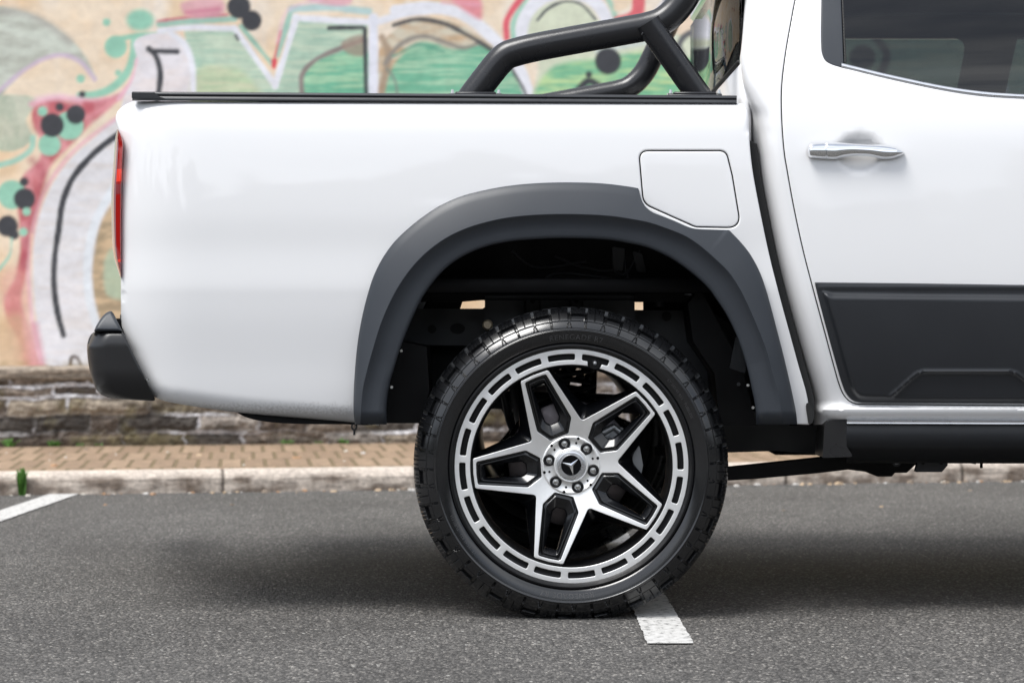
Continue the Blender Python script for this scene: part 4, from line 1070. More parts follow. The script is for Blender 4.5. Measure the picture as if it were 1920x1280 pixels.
# black lip under the bed, chain link and fixings
part('underbody_lip', extrude(catmull([(444, 771), (455, 779), (475, 786), (510, 791.5), (560, 794.3), (640, 795), (704, 794.5), (706, 788), (640, 776), (540, 766)], True, 5), .10, 1.8), [UNDER])
ring = [P(664 + 4.5 * math.sin(a), 799.5 - 6 * math.cos(a), .10) for a in np.linspace(0, 2 * math.pi, 22)]
ck = part('chain_link', tube(ring, .0022, 8, caps=False), [UNDER2])
part('chain_link', tube([P(664.5, 804, .10), P(664.3, 815, .10)], .0028, 8), [UNDER2])
part('fixing_bolt', tube([P(704, 791, .055), P(705, 793, .055), P(710.5, 797, .06)], [.004, .005, .002], 8), [ZINC])
for (x, y) in ((733, 640), (751.5 - 17, 728)): pass
for (x, y) in ((752.5, 657.5), (734.5, 725.5), (1402.5, 722), (1412, 764)):
    part('flare_screw', tube([P(x, y, .004), P(x, y, .02)], .0038, 8), [ZINC])

# -- cab side, doors, windows
door_l = catmull([(1540, -96), (1515, -62), (1498, -25), (1491, 0), (1484, 36.6), (1474, 93), (1467, 146), (1465, 183), (1466.6, 239), (1471, 290), (1476, 320), (1487.5, 384), (1506, 470), (1529.5, 560), (1547, 624.5), (1562.7, 683), (1574, 722), (1582, 740), (1592, 751), (1604, 756.3), (1616, 757.3)], False, 6)
DR = 2086
door = np.vstack([door_l, [(1920, 760), (DR - 10, 761.5), (DR, 750), (DR, -96), (DR - 12, -108), (1560, -108)]])
fdoor = np.array([(DR + 8, -96), (DR + 18, -108), (2420, -104), (2560, -30), (2760, 90), (2850, 170), (2880, 240), (2890, 560), (2860, 762), (DR + 18, 762), (DR + 8, 750)], float)
fdoor = rounded(fdoor, [10, 10, 60, 40, 40, 30, 40, 30, 30, 10, 10])
cab_l = catmull([(1396, 0), (1393, 50), (1389.5, 92), (1387, 112), (1389, 150), (1392, 168), (1400, 196), (1407, 215), (1408.5, 240), (1410, 275), (1415, 320), (1428, 391), (1446.5, 479), (1467, 560), (1484.6, 624.5), (1500, 681), (1518, 747), (1524, 780), (1525, 796)], False, 6)
sill_y = 787.5
cab = np.vstack([[(1470, -150), (1420, -125), (1400, -70)], cab_l, [(1551, 795), (1554, 790), (1562, sill_y), (2960, sill_y + 4), (2960, 170), (2870, 150), (2600, -30), (2440, -140)]])
def kcs(x, y):
    b = y_cab(x, y)
    s = np.clip((y - 759) / 8, 0, 1); s = s * s * (3 - 2 * s); e = np.clip((y - 768) / 20, 0, 1)
    b = b - .024 * s + .022 * e ** 2
    R = np.interp(y, [100, 250], [22, 50]); A = np.interp(y, [100, 215, 300], [.03, .10, .15])
    d = np.clip(1 - (x - np.interp(y, cab_l[:, 1], cab_l[:, 0])) / R, 0, .999)
    return b + A * (1 - np.sqrt(1 - d * d)) * (x < 1600)
def roll_cab(x, y):
    return np.full(len(x), 2.2), np.full(len(x), .003)
yr = np.arange(-60, 795, 6.)
cr_rows = np.array([(np.interp(q, cab_l[:, 1], cab_l[:, 0]) + o_ * np.interp(q, [100, 250], [22, 50]), q) for q in yr for o_ in (.03, .07, .12, .18, .26, .35, .46, .58, .7, .84, 1.0)])
sl_rows = np.array([(x_, q) for q in np.arange(759, 787.2, 2.0) for x_ in np.arange(1585, 2960, 14.)])
def clr2(x, y):
    e_ = np.interp(y, cab_l[:, 1], cab_l[:, 0]); R = np.interp(y, [100, 250], [22, 50])
    return ((x - e_ < R * 1.08) & (x - e_ > 1.2)) | ((y > 757.9) & (x > 1580) & (y < 787))
g = panel(cab, [inset(door, -1.0), inset(fdoor, -1.0)], kcs, step=10, R=2.5, roll=roll_cab, skirt=.03, rows=np.vstack([cr_rows, sl_rows]), clear=clr2)
cabs = part('cab_side', g, [PAINT, PAINT], mirror=True)
# dark backing sheets; the shade in the door shut lines is their colour
for dd in (door, fdoor):
    g = panel(inset(dd, -7), [inset(dd, 7)], lambda x, y: y_cab(x, y) + .02, step=16, R=3, skirt=0)
    part('door_gap_backing', g, [GAP], mirror=True)

tri_t = catmull([(1578, 118), (1661, 138.2), (1773.8, 161.8), (1844, 171.6), (1920, 176.8), (2000, 179), (2046, 179.5)], False, 5)
tri_b = catmull([(1578, 126), (1661, 146.3), (1773.8, 170), (1844, 180), (1920, 184.6), (2000, 187), (2046, 187.5)], False, 5)
win = np.vstack([catmull([(1541, -50), (1540.6, 0), (1540, 80), (1542, 102), (1548, 114.5), (1560, 121.7), (1577, 127)], False, 5), tri_b[1:] + (0, .4), [(2046, -50), (2034, -62), (1555, -62)]])
handle_c = (1611.5, 286)
def y_door(x, y):
    b = y_cab(x, y); q = ((x - handle_c[0]) / 43) ** 2 + ((y - handle_c[1]) / 34) ** 2
    return b - .0004 + .017 * np.clip(1 - q, 0, 1) ** .55
g = panel(inset(door, 1.0), [win], y_door, step=9, R=2.2, skirt=.02)
rd = part('rear_door', g, [PAINT, PAINT], mirror=True)
# window parts
quarter = np.vstack([win[:26], [(1578, 127), (1583, 118), (1574, -62), (1555, -62)]])
quarter = np.array([p for p in np.vstack([catmull([(1541, -50), (1540.6, 0), (1540, 80), (1542, 102), (1548, 114.5), (1560, 121.7), (1577, 127)], False, 5), [(1580, 126), (1582, 117), (1575, -62), (1555, -62)]])])
part('window_surround', panel(quarter, [], lambda x, y: y_cab(x, y) + .004, step=10, R=2, A=.003, skirt=.012), [SATIN, SATIN], parent=rd, mirror=True)
gl_poly = np.vstack([[(1577, -60), (1585, 119)], tri_t[1:] + (0, 1.5), [(2040, -60)]])
part('window_glass', panel(gl_poly, [], lambda x, y: y_cab(x, y) + .010, step=30, R=2, A=0, skirt=0), [GLASS], parent=rd, mirror=True)
part('window_edge', panel(np.array([(1576, -60), (1583.5, 117.5), (1587, 118.5), (1579, -60)]), [], lambda x, y: y_cab(x, y) + .003, step=10, R=1, A=.001, skirt=.006), [SEAL, SEAL], parent=rd, mirror=True)
def strip(top, bot, f, prof):
    top = resample(top, 60, False); bot = resample(bot, 60, False); rows = []
    for s, dy in prof:
        rows.append([P(*(top[k] + (bot[k] - top[k]) * s), float(f(*(top[k] + (bot[k] - top[k]) * s))) + dy) for k in range(60)])
    V, F = loft(rows); return V, [q for q in F], [0] * len(F)
part('window_trim', strip(tri_t, tri_b, y_cab, [(0, .012), (0, .001), (.12, -.0015), (.3, -.003), (.6, -.0035), (.85, -.002), (1, .001), (1, .012)]), [TRIM], parent=rd, mirror=True)
part('window_seal', strip(tri_b + (0, 0), tri_b + (0, 2.6), y_cab, [(0, .003), (1, .003)]), [SEAL], parent=rd, mirror=True)
# front door with its window
fwin = rounded([(DR + 44, -62), (2400, -58), (2540, 20), (2720, 130), (2790, 190), (DR + 44, 187)], [12, 30, 20, 20, 10, 10])
fd = part('front_door', panel(inset(fdoor, 1), [fwin], y_cab, step=22, R=2.2, skirt=.02), [PAINT, PAINT], mirror=True)
part('window_glass', panel(inset(fwin, -1), [], lambda x, y: y_cab(x, y) + .010, step=40, R=2, A=0, skirt=0), [GLASS], parent=fd, mirror=True)

# dark inner lining of the cab round the windows
farw = rounded([(1583, -58), (2024, -58), (2024, 186), (1844, 178), (1661, 142), (1583, 122)], [6, 34, 30, 10, 10, 10])
part('interior_lining', panel(np.array([(1490, -118), (2860, -118), (2860, 560), (1590, 560), (1520, 300), (1500, 150)]), [farw, inset(fwin, 2)], lambda x, y: y_cab(x, y) + .035, step=40, R=2, A=.001, skirt=.03), [SEATM, SEATM], mirror=True)
# door handle
ht = catmull([(1514, 282), (1515.5, 273.5), (1521, 269), (1530, 267.3), (1569, 267), (1600, 268), (1626, 269.8), (1660, 271.6), (1683, 276), (1694, 283), (1696, 287)], False, 6)
hb = catmull([(1514, 284), (1514.6, 291), (1518, 295.5), (1528, 297.4), (1546, 298.6), (1567, 299.2), (1576, 296.8), (1592, 293.8), (1614, 293.2), (1632, 294.2), (1645, 297), (1656, 299.2), (1674, 298), (1690, 292.5), (1696, 288)], False, 6)
ht2, hb2 = resample(ht, 90, False), resample(hb, 90, False)
rows = []
hx = (ht2[:, 0] + hb2[:, 0]) / 2
# pair by x
ux = np.linspace(1514.2, 1695.8, 110); ty = np.interp(ux, ht[:, 0], ht[:, 1]); by = np.interp(ux, np.maximum.accumulate(hb[:, 0]), hb[:, 1])
for s in .5 - .5 * np.cos(np.pi * np.linspace(0, 1, 25)):
    row = []
    for k in range(len(ux)):
        e_ = min(1, (ux[k] - 1513.5) / 6, (1697 - ux[k]) / 16) ; e_ = max(0, e_) ** .5
        bulge = math.sin(math.pi * min(1, max(0, s))) ** .42
        y = float(y_cab(0, 286)) - .004 - .026 * e_ * bulge
        if abs(ux[k] - 1549.5) < 1.0: y += .004
        row.append(P(ux[k], ty[k] + (by[k] - ty[k]) * s, y))
    rows.append(row)
V, F = loft(rows); F = [f for f in F]
hd = part('door_handle', (V, F, [0] * len(F)), [CHROME], parent=rd, mirror=True)
rows = []
for s in (0, 1): rows.append([P(ux[k], ty[k] + (by[k] - ty[k]) * s, float(y_cab(0, 286)) - .003) for k in range(len(ux))])
V, F = loft(rows); F = [f[::-1] for f in F]
part('handle_base', (V, F, [0] * len(F)), [SEAL], parent=rd, mirror=True)

# black door cladding with a raised pad and the trapezoid relief
cl_o = np.vstack([[(1527.8, 529.2), (1700, 530.8), (1920, 534), (DR - 9, 536.5), (DR - 9, 757.5), (1920, 757), (1640, 755.6)], catmull([(1616, 755.2), (1604, 753), (1594, 747), (1585, 735), (1578, 717), (1566, 676), (1550, 618), (1538, 573), (1529, 537)], False, 4)])
pad = np.vstack([[(1541, 545), (1560, 551.5), (1700, 553.5), (DR - 20, 557), (DR - 20, 749.5), (1640, 748.6)], catmull([(1622, 748), (1610, 745), (1602, 738), (1594, 722), (1581, 680), (1565, 622), (1549, 568)], False, 4)])
padd = dense(pad, 4)
tr_l = np.array([(1660, 754), (1667, 748), (1712, 709), (1722, 701.5), (1734, 698.5), (1894, 698.8), (1906, 702), (1918, 711), (1962, 752)])
tr_p = dense(np.vstack([rounded(np.vstack([tr_l, [(1962, 790), (1660, 790)]]), [0, 0, 8, 10, 12, 12, 10, 8, 0, 0, 0])]), 4)
def y_clad(x, y):
    x = np.atleast_1d(np.asarray(x, float)); y = np.atleast_1d(np.asarray(y, float))
    b = y_cab(x, y) - .008; q = np.stack([x, y], 1)
    d = pdist(padd, q); ins = inside(padd, q); d = np.where(ins, d, -d)
    s = np.clip((d + 2) / 9, 0, 1); s = s * s * (3 - 2 * s)
    b = b - .013 * s
    top = np.clip(1 - np.abs(y - 538.5) / 5, 0, 1) * (x > 1536); b = b - .0025 * top
    dt = pdist(tr_p, q); it = inside(tr_p, q); dt = np.where(it, dt, -dt)
    s2 = np.clip((dt + 1.2) / 4.5, 0, 1); s2 = s2 * s2 * (3 - 2 * s2)
    ridge = np.exp(-((dt + 2.0) / 3.2) ** 2)
    return b + (.007 * s2 - .0042 * ridge) * (s > .5)
g = panel(cl_o, [], y_clad, step=3.4, R=2.5, A=.005, skirt=.008)
part('door_cladding', g, [CLAD, CLAD], parent=rd, mirror=True)
part('door_cladding', panel(rounded([(DR + 14, 537), (2880, 537), (2850, 756), (DR + 14, 757)], 8), [], lambda x, y: y_cab(x, y) - .02, step=30, R=6, A=.01, skirt=.02), [CLAD, CLAD], parent=fd, mirror=True)

# seal strip in the gap between bed and cab
e1 = resample(bed_r[14:], 80, False); 
gap = np.vstack([np.stack([np.interp(np.linspace(262, 794, 60), bed_r[:, 1], bed_r[:, 0]) - 2, np.linspace(262, 794, 60)], 1),
                 np.stack([np.interp(np.linspace(794, 270, 60), bed_r[:, 1], bed_r[:, 0]) + np.interp(np.linspace(794, 270, 60), [262, 400, 760, 794], [14, 15, 12, 6]), np.linspace(794, 270, 60)], 1)])
part('gap_seal', panel(gap, [], lambda x, y: .074 + 0 * x, step=10, R=2, A=.002, skirt=.02), [SEAL, SEAL], mirror=True)
part('gap_clip', extrude(catmull([(1512, 757), (1517, 755), (1521, 762), (1526, 772), (1524, 790), (1518, 795), (1514, 780)], True, 4), .045, .07), [SEAL], mirror=True)

# sill trim and black sill cover
part('sill_trim', strip(np.array([(1588, 787.6), (1900, 788.6), (2940, 791)]), np.array([(1588, 795.4), (1900, 796.6), (2940, 799)]), lambda x, y: .058, [(0, .02), (0, .002), (.2, 0), (.45, .001), (.55, .001), (.8, -.002), (1, .001), (1, .02)]), [TRIM], mirror=True)
def sill_geo():
    rows = []
    xs_ = np.r_[1587, 1589, np.linspace(1600, 2940, 30)]
    for yy, d in ((794, .10), (794, .066), (797, .062), (820, .060), (838, .064), (841, .070), (858, .11), (866, .16), (868, .30)):
        rows.append([P(x, yy + (x - 1587) * .002, d) for x in xs_])
    V, F = loft(rows); return V, F, [0] * len(F)
part('sill_cover', sill_geo(), [noise_rough(mat('sill_cover_black', (.009, .010, .012), .42, spec=.35), 9, .38, .48)], mirror=True)
part('sill_bracket', extrude(rounded([(1546, 798), (1552, 788.5), (1587.5, 788), (1587.5, 836), (1600, 856), (1542, 858)], [2, 6, 1, 1, 4, 2]), .061, .2), [BUMP], mirror=True)

# -- underbody: frame, link arm, liner, axle
FR = .42
part('chassis_rail', extrude([(225, 590), (600, 586), (780, 578.5), (905, 578.5), (930, 560), (1190, 560), (1190, 581), (1330, 583), (1420, 640), (1480, 797), (2900, 800), (2900, 858), (1830, 868), (1560, 862), (1540, 852), (1455, 845), (1365, 848), (1330, 800), (1290, 690), (1180, 650), (905, 648), (750, 646), (600, 690), (225, 690)], FR, FR + .09), [UNDER2], mirror=True)
for x, y, rx, ry in ((810, 617, 8, 8), (858, 616, 14, 10), (1250, 593, 9, 9), (1300, 640, 6, 6)):
    t = np.linspace(0, 2 * math.pi, 20, endpoint=False)
    part('rail_hole_disc', extrude(np.stack([x + rx * np.cos(t), y + ry * np.sin(t)], 1)[::1], FR - .0015, FR + .001), [GAP])  # flat black discs; the darkness inside the holes is only their colour
# heat shield panels above the axle
for (x0, x1, d) in ((909, 982, .36), (987, 1010, .375), (1014, 1066, .36), (1071, 1090, .375), (1094, 1190, .36)):
    part('shield_plate', extrude(rounded([(x0, 535), (x1, 535), (x1, 650), (x0, 650)], 2, 3), d, d + .02), [UNDER2])
part('shield_plate', extrude([(905, 527), (1192, 530), (1192, 536), (905, 534)], .35, .40), [UNDER])
# wheelhouse: inner tub above the wheel
tub = [(AC[0] + (ri[k] + 6) * math.sin(TH[k]), AC[1] - (ri[k] + 6) * math.cos(TH[k])) for k in range(0, 560, 8)]
rows = [[P(x, y, d) for x, y in tub] for d in (.03, .10, .2)]
V, F = loft(rows); part('wheelhouse', (V, F, [0] * len(F)), [UNDER], mirror=True)
up = [p for p in tub if p[1] < 566]
bp = np.vstack([up, [(1330, 566), (1190, 566), (1190, 545), (909, 545), (909, 562), (860, 566), (805, 566)]])
part('wheelhouse_liner', extrude(bp, .30, .34), [UNDER], mirror=False)
part('crossmember', tube([P(905, 556, .33), P(1195, 556, .33)], .010, 12), [UNDER2])
part('liner_panel', extrude(rounded([(1148, 462), (1172, 466), (1168, 508), (1150, 505)], 3), .288, .302), [UNDER2])
part('liner_panel', extrude(rounded([(1186, 470), (1204, 476), (1212, 512), (1194, 508)], 3), .288, .302), [UNDER2])
part('liner_panel', extrude(rounded([(1380, 628), (1398, 650), (1398, 700), (1368, 690)], 4), .196, .202), [UNDER2])
part('body_mount', join(extrude(rounded([(1186, 548), (1420, 548), (1420, 560), (1186, 558)], 2), .40, .46), tube([P(1236, 575, .40), P(1236, 560, .40)], .016, 14)), [UNDER2])
part('bracket', extrude(rounded([(806, 545), (905, 548), (905, 562), (880, 564), (862, 560), (806, 562)], 3), .38, .44), [UNDER2])
for x, y in ((1001, 548), (1080, 548), (826, 553), (1255, 553), (1340, 552), (1385, 720), (880, 552)):
    part('underbody_bolt', tube([P(x, y, .355 if y < 550 else .19 if y > 700 else .374), P(x, y, .37 if y < 550 else .21 if y > 700 else .39)], .0055, 6), [UNDER2])
for x in (998.5, 1080.5): part('shield_clip', extrude(catmull([(x - 6, 553), (x + 6, 553), (x + 4, 566), (x, 569), (x - 4, 566)], True, 4), .371, .376), [UNDER])
# embossed ribs of the liner
for pth in ([(1010, 540), (1030, 517), (1060, 512), (1090, 515), (1130, 520), (1190, 530)], [(1040, 480), (1090, 500), (1150, 505), (1170, 470)], [(1170, 470), (1178, 520), (1200, 530), (1215, 545)], [(1150, 465), (1152, 505), (1170, 515), (1200, 470)], [(960, 470), (1000, 500), (1100, 490)]):
    part('liner_rib', tube([P(x, y, .298) for x, y in pth], .004, 8, smoothpts=6), [UNDER2])
part('mud_liner', extrude([(722, 640), (752, 640), (800, 650), (805, 730), (790, 793), (722, 793)], .16, .40), [UNDER], mirror=True)
part('tank_shield', extrude([(735, 638), (895, 638), (895, 793), (735, 793)], .50, .9), [UNDER])
part('view_blocker', extrude([(801, 556), (872, 556), (866, 566), (858, 590), (801, 590)], .44, .5), [UNDER])  # dark plates added to block the bright view through the wheel well
part('view_blocker', extrude([(1209, 550), (1430, 550), (1430, 800), (1350, 800), (1209, 600)], .52, .6), [UNDER])
part('mud_liner', extrude([(1312, 540), (1345, 600), (1392, 690), (1419, 797), (1350, 797), (1340, 700), (1300, 640), (1290, 570)], .2, .41), [UNDER], mirror=True)
part('hose', tube([P(1285, 548, .3), P(1300, 560, .31), P(1296, 590, .31), P(1306, 612, .32)], .006, 10, smoothpts=6), [UNDER2])
part('valve_fitting', tube([P(1284, 549, .29), P(1296, 552, .29)], .006, 10), [CALI])
part('wire_bundle', join(*[tube([P(1306 + 3 * k, 546, .29), P(1309 + 3 * k, 562, .285), P(1304 + 3 * k, 584, .29)], .0016, 6, smoothpts=4) for k in range(3)]), [CALI])
part('bump_stop', lathe([(0, .27), (.010, .27), (.0125, .276), (.0125, .285), (.0095, .29), (.013, .297), (.013, .308), (.0095, .313), (.0145, .32), (.0145, .345), (0, .345)], 28, P(914, 609, .27)[0], P(914, 609, .27)[2]), [TAN])
# link arm and lower members seen under the sill
part('link_arm', extrude([(1280, 886), (1365, 877), (1545, 858), (1560, 852), (1640, 856), (1830, 860), (1830, 870), (1778, 862), (1722, 866), (1700, 886), (1678, 886), (1672, 893), (1645, 893), (1622, 884), (1590, 880), (1530, 887), (1420, 897), (1365, 900.5), (1280, 905)], .34, .40), [UNDER], mirror=True)
part('link_bush', tube([P(1681, 866, .325), P(1681, 866, .345)], .0125, 20), [UNDER2])
part('link_bush', tube([P(1681, 866, .318), P(1681, 866, .330)], .007, 20), [CALI])
g = extrude(rounded([(1722, 861.5), (1777, 861.5), (1777, 872), (1766, 884.5), (1716, 884.5)], 2), .24, .262)
bk = part('step_bracket', g, [CLAD])
for x in (1731, 1765): part('bracket_bolt', tube([P(x, 868, .236), P(x, 868, .245)], .004, 10), [UNDER], parent=bk[0])
part('drain_plug', tube([P(1840, 868, .3), P(1840, 877, .3)], .004, 8), [UNDER])
part('shadow_pan', box(-1.0, -.34, .3, 1.6, .60, .64, .01), [UNDER])  # unseen pan added to fill out the ground shadow below the bed
part('floor_pan', box(.66, 3.6, .2, 1.7, .52, .56), [UNDER])
part('fuel_tank', box(.75, 1.7, .95, 1.35, .36, .54, .05), [UNDER])
part('exhaust_pipe', tube([(-.1, 1.25, .52), (.4, 1.3, .5), (.9, .85, .45), (2.6, .8, .45)], .03, 14, smoothpts=6), [UNDER2])
part('gearbox', box(2.3, 3.1, .8, 1.15, .36, .6, .05), [UNDER])
WCX, WCZ = P(1071.5, 873.5, .012)[0], P(1071.5, 873.5, .012)[2]
part('rear_axle', join(tube([(WCX, .22, WCZ), (WCX, 1.68, WCZ)], .042, 20), lathe([(0.001, .78), (.09, .8), (.14, .86), (.15, .93), (.13, 1.0), (.08, 1.06), (.001, 1.07)], 32, WCX, WCZ)), [UNDER])
for yy in (.50, 1.40):
    t = np.linspace(0, 6 * 2 * math.pi, 150)
    part('coil_spring', tube([(WCX + .02 + .055 * math.cos(a), yy + .055 * math.sin(a), WCZ + .06 + .27 * a / t[-1]) for a in t], .0075, 8), [UNDER2])
    part('damper', tube([(WCX - .1, yy - .06, WCZ - .03), (WCX - .16, yy, WCZ + .3)], .022, 14), [UNDER2])
part('sway_bar', tube([P(930, 700, .3), P(945, 740, .3), P(960, 800, .32), (WCX - .08, .4, WCZ), (WCX - .08, 1.5, WCZ)], .011, 10, smoothpts=5), [UNDER2])
part('front_axle', tube([(WCX + 3.15, .22, WCZ), (WCX + 3.15, 1.68, WCZ)], .04, 16), [UNDER])

# -- cab shell: rear wall, rear glass, roof, interior, bonnet
RX = .598
part('cab_rear_wall', box(RX, RX + .03, .11, 1.79, .88, 1.448, .012), [PAINT])
rg = part('rear_window', box(RX + .004, RX + .010, .17, 1.73, 1.452, 1.76, .001), [GLASS2])
for y0, y1 in ((.42, .56), (.72, .80), (1.10, 1.18)):
    part('window_divider', box(RX + .012, RX + .03, y0, y1, 1.45, 1.77, .003), [SEAL], parent=rg[0])
part('window_seal', box(RX - .004, RX + .012, .16, 1.74, 1.444, 1.456, .003), [SEAL], parent=rg[0])
part('rear_header', box(RX, RX + .06, .2, 1.7, 1.762, 1.83, .02), [PAINT])
part('roof', join(box(RX + .03, 2.0, .36, 1.54, 1.80, 1.845, .03)), [PAINT])
for yy in (.37, 1.53): part('roof_edge', tube([(RX + .06, yy, 1.80), (2.0, yy, 1.81)], .04, 16), [PAINT])
part('windscreen', ([(2.0, .34, 1.82), (2.0, 1.56, 1.82), (2.66, 1.74, 1.36), (2.66, .16, 1.36)], [(0, 1, 2, 3)]), [GLASS], smooth=False)
part('bonnet', box(2.64, 3.78, .14, 1.76, 1.08, 1.34, .08), [PAINT])
part('grille', box(3.76, 3.86, .2, 1.7, .55, 1.1, .03), [CLAD])
part('headliner', box(.65, 2.0, .34, 1.56, 1.775, 1.795), [SEATM])
st = part('rear_seat', join(box(.68, .82, .3, 1.6, .8, 1.40, .04), box(.8, 1.25, .3, 1.6, .8, .98, .04)), [SEATM])
for yy in (.5, .93, 1.35): part('headrest', box(.69, .80, yy - .12, yy + .12, 1.41, 1.56, .035), [SEATM], parent=st[0])
for yy in (.55, 1.35):
    st = part('front_seat', join(box(1.72, 1.86, yy - .24, yy + .24, .8, 1.45, .05), box(1.84, 2.3, yy - .24, yy + .24, .8, .98, .05)), [SEATM])
    part('headrest', box(1.73, 1.83, yy - .12, yy + .12, 1.47, 1.66, .035), [SEATM], parent=st[0])
part('dashboard', box(2.45, 2.75, .25, 1.65, .9, 1.3, .06), [SEATM])
# front wing
wing = np.vstack([[(2964, 172), (3100, 176), (3560, 186), (3720, 230), (3790, 330), (3800, 560), (3795, 796), (3770, 796)], (arch[::-1] + (3.15 / S, 0)), [(2990, 796), (2964, 796)]])
part('front_wing', panel(wing, [], lambda x, y: y_cab(x, y) + np.clip((x - 3600) / 200, 0, 1) ** 2 * .12, step=26, R=5, A=.006, skirt=.03), [PAINT, PAINT], mirror=True)

# -- roll bar
BY = .150
def rp(x, y, d=0): return P(x, y, BY + d)
near = [rp(878, 193), rp(886, 181), rp(898, 165), rp(918, 139), rp(936, 117), rp(950, 104.5), rp(968, 98), rp(1000, 90), rp(1060, 78.5), rp(1120, 67.5), rp(1180, 56.5), rp(1215, 49.5), rp(1240, 41), rp(1262, 24), rp(1280, 2), rp(1296, -28, .004), rp(1312, -62, .02), rp(1322, -84, .06), rp(1326, -96, .13)]
nv = np.array(near); far = nv[::-1] * [1, -1, 1] + [0, 2 * YC, 0]
mid = np.array([[nv[-1][0] + .002, .6, nv[-1][2] + .012], [nv[-1][0] + .002, 1.3, nv[-1][2] + .012]])
rb = part('roll_bar', tube(np.vstack([nv, mid, far]), .0375, 32, smoothpts=5), [TUBE])
for sgn in (0, 1):
    m = (lambda p: p) if not sgn else (lambda p: (p[0], 2 * YC - p[1], p[2]))
    part('brace', tube([m(rp(1214, 42, -.028)), m(rp(1222, 55, -.026)), m(rp(1302, 168, -.004)), m(rp(1316, 188, -.002))], .0335, 28), [TUBE], parent=rb[0])
    for x0, x1 in ((848, 936), (1256, 1348)):
        my = (lambda a, b: (a, b)) if not sgn else (lambda a, b: (2 * YC - b, 2 * YC - a))
        X0, X1 = P(x0, 0, .12)[0], P(x1, 0, .12)[0]
        part('foot_plate', join(box(X0 - .006, X1 + .006, *my(.092, .205), 1.350, 1.3585, .002), box(X0 + .008, X1 - .008, *my(.104, .195), 1.357, 1.3665, .004)), [TUBE], parent=rb[0])
        for x in (X0 + .001, X1 - .001):
            for d_ in (.104, .192):
                bp_ = (x, d_ if not sgn else 2 * YC - d_, 1.3575)
                part('foot_bolt', join(tube([bp_, (bp_[0], bp_[1], bp_[2] + .004)], .008, 12), tube([(bp_[0], bp_[1], bp_[2] + .003), (bp_[0], bp_[1], bp_[2] + .014)], [.0055, .0035], 6)), [ZINC], parent=rb[0])
part('weld_bead', tube([rp(1203 + 46 * t, 66 - 22 * math.sin(math.pi * t) , -.045) for t in np.linspace(0, 1, 20)], .0022, 8), [TUBE], parent=rb[0])

# ------------------------------------------------------------------ wheels
def TW(px, py, y): 
    k = S * (1 + y / D); return (px * k, y, -py * k)
def pol(r, a): return (r * math.sin(R_(a)), -r * math.cos(R_(a)))
def arcp(r, a0, a1, n): return [pol(r, a) for a in np.linspace(a0, a1, n)]
circ = lambda r, n: np.array(arcp(r, 0, 360, n + 1)[:-1])
SLOT = 12.7
slots = []
for k in range(20):
    a = SLOT + 18 * k
    if k == 0:
        pts_ = arcp(210.5, a - 7.1, a + 7.1, 10) + [pol(199, a + 7.1), pol(199, a + 4.0), pol(189.5, a + 3.4)] + [pol(189.5, a - 3.4), pol(199, a - 4.0), pol(199, a - 7.1)]
        # opens into the ring's inner edge: handled as part of the inner outline
        vslot = pts_
        continue
    q = arcp(210.5, a - 7.1, a + 7.1, 9) + arcp(198.8, a + 7.1, a - 7.1, 9)
    slots.append(rounded(dense(np.array(q), 40), [3.0 if i in (0, 8, 9, 17) else .01 for i in range(18)], 4))
inner = arcp(190, SLOT + 3.4, SLOT + 360 - 3.4, 150) + [pol(198.5, SLOT - 4.0), pol(199, SLOT - 6.4), pol(200.5, SLOT - 7.1), pol(209, SLOT - 7.1), pol(210.5, SLOT - 6.6)] + arcp(210.5, SLOT - 5.6, SLOT + 5.6, 8) + [pol(210.5, SLOT + 6.6), pol(209, SLOT + 7.1), pol(200.5, SLOT + 7.1), pol(199, SLOT + 6.4), pol(198.5, SLOT + 4.0)]
ring_g = panel(circ(220, 180), [np.array(inner)] + slots, lambda x, y: .012 - .0016 * np.clip((np.hypot(x, y) - 205) / 15, -1, 1) ** 2 * 0 + 0 * x, step=9, R=1.0, A=.0012, skirt=.012, T=TW, edge_step=5)
# star of five spokes
SP = [-22.4 + 72 * k for k in range(5)]
def uv(u, v, a):
    a = R_(a); return (u * math.sin(a) + v * math.cos(a), -u * math.cos(a) + v * math.sin(a))
star, rad_ = [], []
for a in SP:
    star += [uv(183, -28, a), uv(184.5, 0, a), uv(183, 28, a), pol(86, a + 36)]; rad_ += [4.5, 30, 4.5, 7]
star = rounded(star, rad_, 7)
pockets = [rounded([uv(177.5, -21.3, a), uv(178.5, 0, a), uv(177.5, 21.3, a), uv(83, 34.5, a), uv(57, 18, a), uv(57, -18, a), uv(83, -34.5, a)], [5, 30, 5, 9, 4, 4, 9], 6) for a in SP]
def y_star(x, y):
    r = np.hypot(x, y); return .0155 + .034 * np.clip((182 - r) / 128, 0, 1) ** 1.25
star_g = panel(star, pockets + [circ(49, 60)], y_star, step=6, R=1.1, A=.0013, skirt=.03, T=TW, edge_step=4)
def yv(p): return float(y_star(p[0], p[1]))
pocket_parts = []
